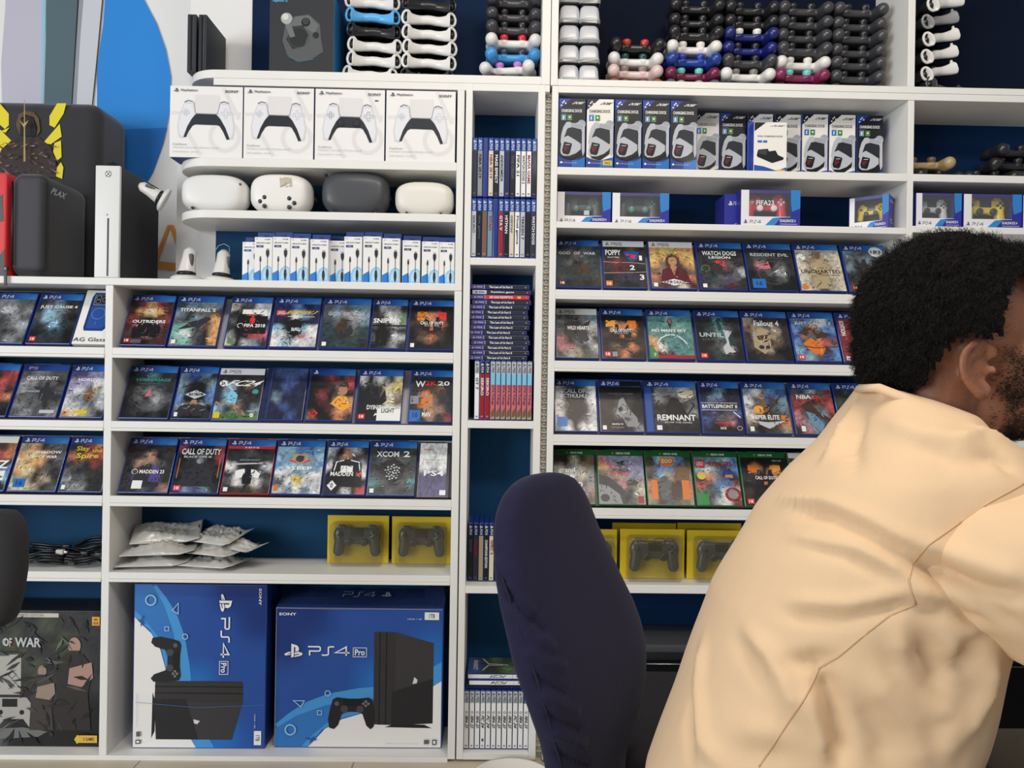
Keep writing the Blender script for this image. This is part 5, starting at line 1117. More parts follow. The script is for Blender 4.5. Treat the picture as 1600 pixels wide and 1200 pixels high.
# hand controllers
def handctl(x, y, z, rot, label, s=1.0):
    o = empty('hand_controller', (x, y, z), rot, label, 'hand controller', 'white motion controllers'); o.scale = (s,)*3
    m0 = mat((222, 220, 216), .4, coat=.2); mb = MB()
    mb.tube([(0, 0, .012), (0, .002, .03), (.002, .006, .06), (.004, .012, .085), (.004, .016, .096)], [.026, .024, .019, .0185, .010], m0, seg=16); mb.build('grip', o)
    mb = MB(); mb.lathe([(.0001, .013), (.036, .013), (.044, .008), (.046, .0), (.044, -.002), (.0001, -.002)], m0, seg=28); mb.build('ring_base', o)
    mb = MB(); mb.ell((0, -.004, .020), (.027, .026, .010), mat((22, 22, 26), .3), seg=20); mb.build('face_plate', o)
    mb = MB(); mb.rbox((.008, -.012, .04), (.020, .004, .078), .005, mat((90, 90, 94), .4), n=2); mb.build('trigger', o)
    return o
handctl(WX(292, 425, .06), .06, z0+.0026, (0, 0, 0), 'upright white motion controller nearer the orange triangle')
handctl(WX(343, 425, .075), .085, z0+.0026, (0, math.radians(4), math.radians(30)), 'white motion controller leaning toward the cable boxes')
handctl(WX(252, 316, .02), .045, zB[1][0]+.035, (math.radians(20), math.radians(-62), 0), 'white motion controller poking out past the rounded shelf end', .8)
mb = MB(); c0 = Vector((WX(352, 380, .15), .15, WZ(352, 382, .15)))
mb.tube([c0+Vector((-.03+.0, 0, -.02)), c0+Vector((-.02, 0, -.004)), c0+Vector((-.004, 0, .002)), c0+Vector((.012, 0, -.006)), c0+Vector((.013, 0, -.022)), c0+Vector((.004, 0, -.036)), c0+Vector((-.004, 0, -.10))], .0009, mat((222, 222, 220), .5), seg=6)
o = mb.build('white_cord'); tagp(o, 'thin white cord looping above the leaning motion controller', 'cord')

# dark box with gear shifter print
yf = .03; x0, x1 = WX(421, 60, yf), WX(522, 60, yf); h = .232
o = carton('shifter_box', x0, yf, zF[0]+.0003, x1-x0, .15, h, [(58, 60, 62), (38, 120, 180), (40, 42, 44)], 'dark grey box with a picture of a round-knob gear shifter and blue side', 'product box')
p = Print((.001, -.0003, .001), (x1-x0-.002, 0, 0), (0, 0, h-.002), (0, -1, 0), mt=PRINT_MATTE); p.rect((50, 52, 54), 0, 0, 1, 1)
p.text('logitech G', (90, 170, 220), .04, .90, .27, .94)
p.poly((86, 90, 90), [(.20,.42),(.24,.62),(.34,.72),(.60,.76),(.78,.64),(.80,.46),(.84,.30),(.66,.20),(.44,.16),(.28,.24)]).poly((104, 108, 108), [(.30,.60),(.40,.73),(.62,.74),(.76,.62),(.70,.52),(.5,.62)]).poly((40, 42, 43), [(.26,.44),(.34,.60),(.52,.62),(.60,.50),(.54,.36),(.36,.32)]).ring((70, 74, 74), .002, .45, .47, .16)
p.disk((30, 30, 32), .56, .66, .07).disk((70, 72, 72), .56, .67, .045).text('G', 'k', .54, .65, .58, .69).disk((38, 40, 40), .72, .50, .05).poly((110, 114, 114), [(.22,.66),(.32,.66),(.40,.48),(.32,.46)]).disk((170, 172, 170), .26, .70, .09).disk((210, 210, 206), .24, .72, .05).line((60, 140, 170), .001, [(.3,.22),(.5,.17),(.7,.2)])
p.build('box_print', o)

# large console boxes at the foot
def propic(p, rot=False):
    p.art(['ZZbbbb', 'Zbbbbz', 'bbbzzz', 'bbbzzz', 'bbzzzz'], 0, 0, 1, 1, nx=14, ny=12, warp=0, grain=.03)
    lb = (70, 150, 215)
    p.poly(lb, [(0,.16),(.08,.24),(.18,.32),(.32,.385),(.5,.425),(.7,.45),(.86,.52),(1,.62),(1,.44),(.8,.34),(.6,.27),(.4,.21),(.28,.12),(.20,0),(.08,0)])
    p.poly((50, 118, 190), [(.0,.13),(.12,.22),(.3,.3),(.5,.34),(.5,.28),(.34,.2),(.2,.06),(.16,0),(0,0)])
    p.poly((236, 234, 230), [(.20,0),(.24,.05),(.30,.13),(.40,.20),(.6,.27),(.8,.345),(.92,.42),(1,.48),(1,0)])
    K1, K2 = (52, 50, 52), (38, 37, 40)
    p.poly((30, 30, 33), [(.66,.145),(.72,.17),(.90,.165),(.945,.14)])
    p.poly(K1, [(.59,.165),(.59,.83),(.62,.835),(.72,.832),(.72,.16)]).poly((58, 56, 58), [(.72,.832),(.95,.755),(.95,.175),(.72,.16)]).poly(K2, [(.70,.4),(.95,.5),(.95,.175),(.72,.16),(.70,.17)])
    for u in (.625, .665): p.line('k', .003, [(u, .165), (u, .832)])
    p.poly((220, 218, 214), [(.825,.46),(.835,.51),(.855,.49),(.85,.465)])
    p.poly((34, 34, 37), [(.345,.345),(.37,.36),(.44,.35),(.50,.35),(.56,.36),(.585,.345),(.60,.24),(.595,.15),(.575,.13),(.55,.155),(.525,.24),(.50,.255),(.43,.255),(.40,.24),(.38,.16),(.355,.13),(.325,.14),(.318,.20),(.33,.28)])
    p.poly('k', [(.405,.35),(.53,.35),(.52,.30),(.415,.30)]).disk((70, 70, 74), .415, .275, .022).disk((70, 70, 74), .51, .275, .022)
    for a, b in ((.545,.33),(.545,.30),(.53,.315),(.56,.315)): p.disk((120, 120, 126), a, b, .008)
    p.disk((90, 90, 96), .37, .315, .014)
    p.text('SONY', 'w', .015, .948, .12, .968).rect('w', .893, .925, .98, .98).text('1TB', 'K', .92, .938, .955, .968).text('HDR / 4K', 's', .79, .925, .88, .935)
    p.logo('w', .05, .645, .16, .745).ps('4', 'w', .195, .665, .44, .725, .0042).line('w', .0016, [(.465,.655),(.545,.655),(.545,.72),(.465,.72)], True).text('Pro', 'w', .475, .665, .535, .71)
    sb = (150, 190, 225)
    p.line(sb, .003, [(.11,.335),(.175,.335),(.155,.29)], True).ring(sb, .0045, .093, .125, .03).ring(sb, .003, .315, .39, .016).line(sb, .0025, [(.255,.235),(.28,.235),(.28,.265),(.255,.265)], True).line((40, 80, 150), .0035, [(.19,.065),(.25,.055)]).line((40, 80, 150), .0035, [(.215,.035),(.235,.075)])
    p.text('PlayStation 4 Pro console and accessories', 'G', .67, .028, .87, .036, bold=False).rect('g', .90, .03, .93, .06).rect('K', .95, .025, .975, .062).rect('w', .956, .032, .969, .055)
yb = 1160
yf = .055; x0 = WX(428, 1160, yf); x1 = WX(690, 1160, yf); w = x1-x0; h = .408; zb_ = zA[5][0]+.0003
o = carton('console_box', x0, yf, zb_, w, .125, h, [(36, 80, 160), (30, 60, 130), (26, 46, 96)], 'worn blue console box lying wide, with its top flap lifted', 'product box', rough=.45, bevel=.003)
p = frontp(o, w, h, m=.003); propic(p)
p.line('D', .0012, [(0, 1.003), (.3, 1.0), (.6, 1.002), (1, 1.0)]).line('D', .001, [(0, 0), (0, 1)]); p.build('box_print', o)
mb = MB(); rg = random.Random(9); n = 16; vs = []
for i in range(n+1):
    u = i/n; vs += [(w*u, .003, h-.001), (w*u+.002, .05, h+.012+.004*math.sin(u*9)), (.02+(w-.03)*u, .115, h+.024+(.016 if i > n-2 else .003*rg.uniform(-1, 1)))]
mb.add(vs, [(3*i+j, 3*(i+1)+j, 3*(i+1)+j+1, 3*i+j+1) for i in range(n) for j in range(2)], mat((30, 52, 104), .45)); f_ = mb.build('top_flap', o); md = f_.modifiers.new('s', 'SOLIDIFY'); md.thickness = .002
q = Print((w*.33, .0545, h+.0165), (w*.4, 0, 0), (0, .030, .0062), (0, -.19, .98)); q.ps('4', 's', .1, 0, .6, 1, .002).logo('s', .7, 0, .85, 1); q.build('flap_print', o)
# upright one
yf = .045; x0 = WX(206, 1160, yf); x1 = WX(414, 1160, yf); w = x1-x0; h = .474
o = carton('console_box', x0, yf, zb_, w, .125, h, [(36, 80, 160), (28, 56, 120), (26, 46, 96)], 'blue console box standing on end, picture turned sideways', 'product box', rough=.45, bevel=.003)
p = Print((.003, -.0003, h-.003), (0, 0, -(h-.006)), (w-.006, 0, 0), (0, -1, 0)); propic(p); p.line((70, 120, 190), .001, [(.72, .02), (.75, .5), (.73, 1)]); p.build('box_print', o)
# dark box
yf = .05; x0 = WX(-84, 1160, yf); x1 = WX(156.2, 1160, yf); w = x1-x0; h = .392
o = carton('console_box', x0, yf, zb_, w, .125, h, [(40, 40, 42), (24, 24, 26), (22, 24, 28)], 'dark console box with grim grey figures and orange badges, lower left', 'product box', rough=.45, bevel=.002)
p = frontp(o, w, h, m=.002); p.art(['KgKKfKfKKK', 'fKKffKKfKK', 'gKgKKfKKfK', 'KkgKKKKKKK', 'KKgKkKkKkk', 'kkKgkkkkkk'], 0, 0, 1, 1, seed=11, nx=44, ny=36)
p.rect((200, 196, 184), 0, .955, .72, .985).text('LIMITED EDITION', 'E', .45, .96, .62, .98, bold=False).text('GOD OF', 's', .22, .74, .42, .80).disk('m', .41, .77, .02).text('WAR', 's', .44, .735, .61, .805)
G5 = (150, 150, 146)
p.poly((176, 174, 168), [(.10,.38),(.48,.38),(.48,.68),(.10,.66)]).line('g', .002, [(.40,.58),(.47,.50),(.40,.42)]).line('g', .002, [(.44,.6),(.40,.52),(.47,.44)]).line('g', .002, [(.42,.56),(.45,.53),(.42,.50),(.39,.53)], True)
p.poly((170, 168, 162), [(.30,.30),(.32,.36),(.52,.36),(.56,.30),(.58,.18),(.54,.14),(.50,.20),(.38,.20),(.33,.14),(.29,.18)]).rect('k', .36, .29, .46, .35).disk('k', .49, .25, .016).disk('k', .35, .25, .016)
p.poly((110, 112, 110), [(.2,.12),(.5,.14),(.66,.11),(.6,.07),(.3,.05)])
for u, sc, tone, sk in ((.62, .8, (60, 56, 54), (150, 132, 120)), (.83, 1.15, (44, 40, 40), (170, 138, 124))):
    v0 = .12
    p.poly(tone, [(u-.10*sc,v0),(u-.09*sc,v0+.26*sc),(u-.11*sc,v0+.40*sc),(u-.05*sc,v0+.49*sc),(u+.05*sc,v0+.49*sc),(u+.11*sc,v0+.40*sc),(u+.08*sc,v0+.24*sc),(u+.10*sc,v0)])
    p.disk(sk, u, v0+.545*sc, .036*sc, .055*sc).poly(sk, [(u-.03,v0+.40*sc),(u+.10*sc,v0+.44*sc),(u+.11*sc,v0+.34*sc),(u+.05,v0+.28*sc),(u-.04,v0+.30*sc)]).rect((50, 44, 42), u-.03*sc, v0+.49*sc, u+.03*sc, v0+.515*sc)
p.flecks(['KgKKfKgfKK', 'gKKgEKgfKE', 'KKgKKEKKEK', 'KkgKEKKEKk', 'kkKgKkEKkk'], 120, random.Random(8), 1.0)
p.text('WAR', 's', .44, .735, .61, .805).text('OF', 's', .37, .74, .42, .80)
p.rect('O', .945, .90, .995, .965).text('4K', 'E', .955, .935, .985, .955).text('HDR', 'E', .953, .908, .988, .926).rect((226, 178, 70), .86, .03, .99, .085).text('5 GAMES', 'E', .90, .045, .97, .07).poly('y', [(.84,.055),(.86,.09),(.88,.055),(.86,.02)])
p.build('box_print', o)

# blister packs
def blister(px0, px1, pyt, yf, z, label, group, pz=0, flip=False, base=.0, tone=(226, 196, 36)):
    x0, x1 = WX(px0, 880, yf), WX(px1, 880, yf); w = x1-x0; h = WZ((px0+px1)/2, pyt, yf)-z-.001
    o = empty('blister_pack', (x0, yf, z+.0008), (0, 0, 0), label, 'blister pack', group)
    mb = MB(); mb.rbox((0, .052, 0), (w, .0545, h), .0008, mat(tone, .45), n=1, smooth=False); mb.build('yellow_card', o)
    mb = MB(); CLR = mat((120, 118, 92), .12, alpha=.22, coat=.3)
    mb.rbox((w*.08, 0, .001), (w*.93, .0515, h*.90), .012, CLR, n=3); mb.build('clear_blister', o)
    g = copy_tree(PROTO, o); g.name = 'packed_gamepad'
    for k in ('label', 'category', 'group'):
        if k in g: del g[k]
    s = w*.80/.172; g.scale = (s, s, s*.9); g.rotation_euler = (math.radians(90), 0, 0); g.location = (w*.505, .030, h*(.50+.02)+pz)
    recolor(g, 'shell', (58, 58, 60)); recolor(g, 'thumbstick', (38, 38, 40)); return o
GB = 'yellow gamepad blister packs'
blister(505, 603, 810, .085, zA[4][0], 'yellow gamepad blister pack, left one of the pair in the left unit', GB)
blister(608, 704, 812, .085, zA[4][0], 'yellow gamepad blister pack against the left unit side', GB)
blister(885, 968, 832, .02, zD[7][0], 'yellow gamepad blister pack mostly hidden by the navy chair back', GB)
o = blister(973, 1076, 832, .02, zD[7][0], 'yellow gamepad blister pack with coiled cable beside the navy chair', GB)
mb = MB(); mb.tube([(.11+.018*math.cos(a), .02, .115+.010*math.sin(a)) for a in [k*.42 for k in range(16)]], .0018, mat((34, 34, 36), .4), seg=6); mb.build('packed_cable', o)
blister(1080, 1180, 834, .02, zD[7][0], 'yellow gamepad blister pack beside the beige shirt', GB)
for k, (a, b) in enumerate(((960, 1062), (1064, 1166))):
    blister(a, b, 822, .12, zD[7][0], ['yellow pack behind the front row, left', 'yellow pack behind the front row, right'][k], GB, tone=(214, 184, 30))

# silver bags
def bag(x, y, z, w, l, t, rx, rz, seed, label):
    rg = random.Random(seed); n, m = 26, 18; top, bot = [], []
    ph = [rg.uniform(0, 6) for _ in range(8)]; fr = [rg.uniform(2, 7) for _ in range(8)]
    def bump(u, v):
        s = sum(abs(math.sin(fr[k]*(u*math.cos(ph[k])+v*math.sin(ph[k]))*2.2+ph[k]))**.7*(-1)**k for k in range(8))
        return s*.20
    for j in range(m+1):
        for i in range(n+1):
            u, v = i/n*2-1, j/m*2-1; f = max(0, 1-abs(u)**3)*max(0, 1-abs(v)**3)
            if u > .55: f *= max(0.04, 1-(u-.55)*2.6)
            hz = t*f*(.6+bump(u*1.6, v*1.6)); wob = .006*math.sin(3*u+ph[0])+.005*math.sin(4*v+ph[1])+.010*max(0, u-.5)*math.sin(ph[2]+v*2)
            xx = u*l/2*(1-.06*f); yy = v*w/2*(1-.08*f)
            top.append((xx, yy, hz+wob*f+.05*t+max(0, u-.6)*.03)); bot.append((xx, yy, -hz*.25+wob*f+max(0, u-.6)*.03))
    N = n+1; fs = [(j*N+i, j*N+i+1, (j+1)*N+i+1, (j+1)*N+i) for j in range(m) for i in range(n)]
    k = len(top); fs2 = [tuple(reversed([a+k for a in f])) for f in fs]; rim = []
    for i in range(n): rim += [(i, i+k, i+1+k, i+1), (m*N+i+1, m*N+i+1+k, m*N+i+k, m*N+i)]
    for j in range(m): rim += [((j+1)*N, (j+1)*N+k, j*N+k, j*N), (j*N+n, j*N+n+k, (j+1)*N+n+k, (j+1)*N+n)]
    o = empty('silver_bag', (x, y, z), (rx, 0, rz), label, 'plastic bag', 'silver bags in a heap')
    mb = MB(); mb.add(top+bot, fs+fs2+rim, mat((206, 204, 198), .32, .25, bump=.6, bscale=45, coat=.2), True); mb.build('bag_body', o)
    mb = MB(); mb.rbox((l*.455, -.004, .009+.05*t+.006), (l*.475, .004, .013+.05*t+.01), .001, mat((30, 30, 32), .6), n=1); mb.build('hang_hole', o); return o
zs = zA[4][0]
def bx(px): return WX(px, 880, .08)
bag(bx(243), .088, zs+.010, .12, .20, .030, 0, math.radians(8), 1, 'silver bag at the bottom left of the heap')
bag(bx(335), .075, zs+.010, .10, .19, .028, 0, math.radians(-12), 2, 'silver bag lying at the bottom middle of the heap')
bag(bx(250), .09, zs+.046, .12, .20, .032, math.radians(4), math.radians(12), 3, 'silver bag in the second layer of the heap, left side')
bag(bx(340), .10, zs+.044, .11, .19, .028, math.radians(5), math.radians(-20), 4, 'silver bag with dark hang hole pointing right in the heap')
bag(bx(252), .12, zs+.088, .11, .19, .028, math.radians(20), math.radians(16), 5, 'silver bag topmost at the left of the heap, corner pointing up')
bag(bx(338), .12, zs+.080, .10, .17, .030, math.radians(16), math.radians(-26), 6, 'silver bag topmost at the right with a rolled end')
bag(bx(374), .085, zs+.060, .06, .19, .018, math.radians(12), math.radians(-34), 7, 'narrow silver bag sliding down at the right of the heap')

# black cables
def cable(cx, cy, cz, r, n, seed, label, plug=None, sq=.45):
    rg = random.Random(seed); pts = []
    for k in range(n*14):
        a = 2*math.pi*k/14; rr = r*(1+.14*math.sin(a*.37+seed)+.08*rg.uniform(-1, 1))
        pts.append((rr*math.cos(a)*1.25, rr*.55*math.sin(a), .006+.004*(k/14)*2+r*sq*(.5+.5*math.sin(a*1.0+seed*1.7))))
    o = empty('cable', (cx, cy, cz), (0, 0, 0), label, 'cable', 'tangled cables beside the dark chair top')
    mb = MB(); mb.tube(pts, .0038, mat((9, 10, 12), .4), seg=6); mb.build('wire', o)
    mb = MB(); e = Vector(pts[-1]); c = mat(plug or (26, 26, 30), .35)
    mb.rbox(e+Vector((-.010, -.008, -.006)), e+Vector((.012, .006, .008)), .003, c, n=2); mb.build('plug', o)
    if plug:
        mb = MB(); mb.rbox(e+Vector((.012, -.005, -.003)), e+Vector((.022, .003, .004)), .001, mat((180, 180, 176), .3, .8), n=1); mb.build('connector', o)
cb = lambda px: WX(px, 880, .06)
cable(cb(52), .06, zs, .040, 3, 1, 'black cable coil nearest the dark chair top'); cable(cb(82), .05, zs, .030, 4, 2, 'black cable coil with a pale grey plug', (190, 188, 182))
cable(cb(112), .07, zs, .036, 4, 3, 'black cable coil in the middle of the tangle'); cable(cb(132), .10, zs+.012, .040, 4, 4, 'black cable coil with a bright white plug near the divider', (240, 240, 236), .8)
cable(cb(64), .11, zs+.004, .045, 4, 6, 'black cable coil at the back of the tangle'); cable(cb(10), .08, zs, .045, 4, 7, 'black cable coil mostly behind the dark chair top'); cable(cb(140), .05, zs, .028, 3, 8, 'small black cable coil by the divider foot')

# dark appliance in the low right compartment
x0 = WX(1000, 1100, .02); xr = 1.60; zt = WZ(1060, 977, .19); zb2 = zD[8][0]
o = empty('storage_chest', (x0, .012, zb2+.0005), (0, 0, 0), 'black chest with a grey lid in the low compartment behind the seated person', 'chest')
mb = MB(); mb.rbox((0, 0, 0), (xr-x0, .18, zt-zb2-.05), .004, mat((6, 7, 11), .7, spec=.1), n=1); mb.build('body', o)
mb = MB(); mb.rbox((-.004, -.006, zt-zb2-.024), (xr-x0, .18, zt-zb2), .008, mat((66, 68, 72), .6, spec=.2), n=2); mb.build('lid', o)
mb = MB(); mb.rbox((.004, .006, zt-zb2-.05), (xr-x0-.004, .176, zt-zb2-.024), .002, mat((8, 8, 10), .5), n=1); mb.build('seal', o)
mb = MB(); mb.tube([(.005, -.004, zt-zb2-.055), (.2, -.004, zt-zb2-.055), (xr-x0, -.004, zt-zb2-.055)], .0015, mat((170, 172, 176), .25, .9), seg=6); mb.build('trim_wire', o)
# white dish on the floor
mb = MB(); mb.lathe([(.0001, .004), (.09, .004), (.11, .022), (.116, .024), (.112, .018), (.094, .0), (.0001, .0)], mat((236, 232, 220), .35), seg=40)
o = mb.build('floor_dish'); o.location = (WX(800, 1196, -.14), -.135, .0005); tagp(o, 'shallow white dish on the floor below the narrow column', 'dish')
# ================================================================ person
YP = -1.14
def Q(px, py, dy=0.0): return W(px, py, YP+dy)
SK = mat((142, 92, 66), .5, bump=.12, bscale=260, sss=.15, var=.10, name='skin')
mb = MB()
HD = Q(1487, 505)
tilt = Matrix.Rotation(math.radians(14), 3, 'Y')
mb.ell(HD, (.104, .078, .098), SK, rot=tilt, seg=28)
mb.ell(Q(1560, 560), (.070, .064, .080), SK, rot=tilt, seg=24)                    # face
mb.ell(Q(1560, 640), (.052, .052, .040), SK, seg=20)                    # jaw
mb.ell(Q(1612, 655), (.026, .030, .024), SK, seg=16)                    # chin
mb.ell(Q(1588, 455), (.038, .058, .034), SK, seg=20)                    # brow
mb.tube([Q(1618, 540), Q(1640, 575), Q(1648, 592)], [.008, .012, .015], SK, seg=12)   # nose
mb.ell(Q(1633, 597), (.012, .020, .010), SK, seg=12)
mb.ell(Q(1628, 622), (.011, .024, .007), SK, seg=12); mb.ell(Q(1626, 636), (.011, .022, .007), SK, seg=12)   # lips
for s in (-1, 1): mb.ell(Q(1592, 575, s*.040), (.022, .018, .018), SK, seg=14)       # cheeks
mb.tube([Q(1478, 560), Q(1450, 650), Q(1400, 740), Q(1370, 800)], [.060, .058, .068, .085], SK, seg=20)   # neck
mb.tube([Q(1530, 610), Q(1500, 690), Q(1440, 770)], [.050, .052, .06], SK, seg=18)
# ears
for s in (-1, 1):
    dy = s*.0745
    e0 = Q(1520, 574, dy); 
    def E(a, b, o): return e0+RT*(a/1150)+UP*(-b/1150)+Vector((0, s*o, 0))
    hel = [(34, -14), (30, -30), (12, -40), (-10, -38), (-26, -24), (-31, -4), (-28, 14), (-16, 30), (-2, 42), (12, 46), (20, 36), (16, 22)]
    mb.tube([E(a*.86, b*.92, .004+.010*(1 if a < 10 else .3)) for a, b in hel], [.0045, .005, .005, .0052, .0052, .005, .0048, .005, .0065, .0075, .006, .004], SK, seg=10)
    mb.ell(E(0, -4, .000), (.019, .0075, .030), SK, seg=16, rot=Matrix.Rotation(math.radians(12), 3, 'Y'))
    mb.tube([E(8, -24, .009), E(-12, -14, .010), E(-14, 6, .010), E(-2, 24, .009), E(12, 26, .008)], .0034, SK, seg=8)
    mb.ell(E(24, 4, .008), (.0055, .005, .007), SK, seg=10)
# trunk under the clothes, pelvis, legs, arms
mb.tube([Q(1400, 740), Q(1345, 860), Q(1310, 980), Q(1285, 1100), Q(1275, 1210), Q(1280, 1290)], [.075, .115, .135, .125, .13, .12], SK, seg=22)
for s, ex in ((-1, 0), (1, 26)):
    sh = Q(1478, 835, s*.115); el = Q(1640, 950, s*.17); wr = Q(1945+ex, 1040, s*.15)
    mb.ell(sh, (.056, .050, .056), SK, seg=18)
    mb.tube([sh, sh.lerp(el, .5), el], [.048, .045, .040], SK, seg=16); mb.tube([el, el.lerp(wr, .35), wr], [.041, .038, .026], SK, seg=16)
    d = (wr-el).normalized(); side = Vector((0, 1, 0)); dn = Vector((0, 0, -1))
    pc = wr+d*.048
    mb.ell(pc, (.050, .038, .016), SK, seg=16)
    for k, ln in enumerate((.068, .078, .073, .058)):
        b0 = pc+d*.030+side*((k-1.5)*.0195)
        mb.tube([b0, b0+d*ln*.42+dn*.004, b0+d*ln*.72+dn*.016, b0+d*ln*.86+dn*.032], [.0092, .0088, .008, .0066], SK, seg=10)
    t0 = wr+d*.018-side*s*.026*-1
    mb.tube([t0, t0+d*.022+side*s*.020, t0+d*.048+side*s*.026+dn*.008], [.011, .010, .008], SK, seg=10)
    hp = Q(1290, 1262, s*.085); kn = Vector((hp.x+.42, hp.y+s*.05, .465)); an = Vector((kn.x+.05, kn.y, .09))
    mb.tube([hp, hp.lerp(kn, .5), kn], [.085, .075, .058], SK, seg=18); mb.tube([kn, kn.lerp(an, .35), an], [.056, .052, .036], SK, seg=16)
    mb.tube([an+Vector((-.04, 0, -.045)), an+Vector((.06, 0, -.05)), an+Vector((.16, 0, -.062))], [.034, .036, .024], SK, seg=14)
P_ME = fuse(mb, .0042, 3, 'person')
per = mesh_obj('person', P_ME, None, SK)
tagp(per, 'person bending forward in a beige t-shirt with short dark curly hair and beard', 'person')
bvh_body = BVHTree.FromPolygons([v.co for v in P_ME.vertices], [tuple(p.vertices) for p in P_ME.polygons])
for s in (-1, 1):
    mb = MB(); mb.ell(Q(1612, 548, s*.032), (.0125, .0125, .0125), mat((235, 230, 225), .2, coat=.5), seg=14); mb.ell(Q(1623, 549, s*.033), (.004, .0058, .0058), mat((40, 24, 16), .2, coat=.5), seg=12)
    mb.build('eye', per)

# hair: a cap of tight curls over the skull
rg = random.Random(12)
HM = mat((16, 13, 12), .85, bump=.8, bscale=420, spec=.15, name='curly_hair'); HM2 = mat((20, 16, 14), .7, spec=.25, name='curly_hair_strand')
mb = MB()
def hp_in(p):
    "is this skull point covered by hair (photo-plane limits: hairline, ear, nape)"
    q = p-CAM; d = q.dot(FWD); x = 800+F_PX*q.dot(RT)/d; y = 600-F_PX*q.dot(UP)/d
    return x, y
mb.ell(Q(1482, 500), (.124, .100, .118), HM, rot=Matrix.Rotation(math.radians(12), 3, 'Y'), seg=40)
mb.ell(Q(1420, 550), (.070, .080, .070), HM, seg=24)
mb.ell(Q(1535, 455), (.080, .085, .066), HM, seg=24)
hm = fuse(mb, .006, 4, 'hair')
bm = bmesh.new(); bm.from_mesh(hm)
def edge_ok(co):
    x, y = hp_in(co)
    # hairline polygon: keep what lies above / behind this line (nape - behind ear - over ear - sideburn - temple - forehead)
    line = [(1330, 620), (1420, 616), (1452, 590), (1478, 548), (1492, 532), (1520, 527), (1546, 530), (1566, 520), (1574, 480), (1584, 440), (1600, 424), (1640, 410)]
    for (x0, y0), (x1, y1) in zip(line, line[1:]):
        if x0 <= x <= x1: return y < y0+(y1-y0)*(x-x0)/(x1-x0)+5*math.sin(x*.31)+3*math.sin(x*.77+y*.2)
    return x < 1330
dl = [f for f in bm.faces if not edge_ok(f.calc_center_median())]
bmesh.ops.delete(bm, geom=dl, context='FACES')
for v in bm.verts:
    n = v.normal; k = v.co*95
    v.co += n*(.0030*math.sin(k.x*1.7+2*math.sin(k.z*1.3))*math.sin(k.z*1.9+k.y)+.0022*math.sin(k.x*3.9)*math.sin(k.z*4.3+k.y*3.1)+rg.uniform(-.0012, .0012))
bm.to_mesh(hm); hm.update()
pts = [(f.calc_center_median().copy(), f.normal.copy()) for f in bm.faces]; bm.free()
hair = mesh_obj('hair', hm, per, HM)
mb = MB()
def curl(p, n, L, r, w):
    t = n.orthogonal().normalized(); b = n.cross(t); ph = rg.uniform(0, 6.28); K = 7; prev = None; vs = []
    lean = (t*rg.uniform(-1, 1)+b*rg.uniform(-1, 1))*.5
    for k in range(K):
        u = k/(K-1); a = ph+u*rg.choice((7.5, 9.0)); c = p+(n+lean*u)*L*u+(t*math.cos(a)+b*math.sin(a))*r*(.3+u)
        s_ = (t*math.sin(a*.5)+b*math.cos(a*.5))*w*(1-u*.5)
        vs += [c-s_, c+s_]
    return vs, [(2*k, 2*k+2, 2*k+3, 2*k+1) for k in range(K-1)]
for _ in range(15000):
    p, n = rg.choice(pts); p = p+Vector((rg.uniform(-1, 1), rg.uniform(-1, 1), rg.uniform(-1, 1)))*.003
    vs, fs = curl(p-n*.003, n, rg.uniform(.005, .013), rg.uniform(.0012, .0030), .00045)
    mb.add(vs, fs, HM2, True)
mb.build('hair_curls', hair)
# beard: short strands rooted on the jaw
mb = MB(); BE = mat((34, 24, 20), .7, name='beard_strand')
cnt = 0
for pl in P_ME.polygons:
    c = pl.center
    if c.z < 1.0 or c.x < .6: continue
    x, y = hp_in(c)
    if not (1545 < x < 1665 and 540 < y < 700) or pl.normal.x < -.5: continue
    if y < 606 and x > 1606: continue
    edge = (x-(1562+10*math.sin(y*.09)))/14
    dens = max(.10, min(1.0, edge))*(1.0 if y > 560 else .35)
    for _k in range(4):
        if rg.random() > dens: continue
        q = c+Vector((rg.uniform(-1, 1), rg.uniform(-1, 1), rg.uniform(-1, 1)))*.003
        vs, fs = curl(q, pl.normal.copy(), rg.uniform(.003, .0065), .0011, .0005); mb.add(vs, fs, BE, True)
mb.build('beard', per)

# shirt
mb = MB(); SH = mat((224, 192, 154), .9, bump=.12, bscale=700, sheen=.1, spec=.2, var=.02, name='beige_cotton')
rows = [(607, 1342, 1400, .052, .0), (622, 1334, 1452, .082, 0), (648, 1314, 1520, .120, 0), (690, 1283, 1560, .150, 0), (740, 1230, 1585, .172, 0), (800, 1184, 1600, .182, 0), (850, 1153, 1605, .185, 0), (930, 1108, 1600, .185, 0), (1000, 1080, 1582, .18, 0),
        (1060, 1058, 1568, .178, 0), (1120, 1036, 1552, .178, 0), (1170, 1020, 1530, .18, 0), (1220, 1004, 1500, .18, 0), (1262, 1000, 1470, .175, 0)]
rings = []
for y, l, r, b, dy in rows:
    kk = min(1, b/.18); a0, a1 = Q(800+(l-800)*(1+.05*kk), y), Q(800+(r-800)*(1-.065*kk), y); c = (a0+a1)/2; ax = (a1-a0)/2; ring = []
    for k in range(40):
        t = 2*math.pi*k/40; cx, sy = math.cos(t), math.sin(t)
        e = .82
        ring.append(c+ax*math.copysign(abs(cx)**e, cx)+Vector((0, b*math.copysign(abs(sy)**.9, sy), 0)))
    rings.append(ring)
mb.loft(rings, SH)
mb.ell(Q(1500, 780, -.10), (.105, .085, .09), SH, seg=24); mb.ell(Q(1500, 770, .10), (.105, .085, .09), SH, seg=24)
SM = fuse(mb, .0055, 7, 'tshirt')
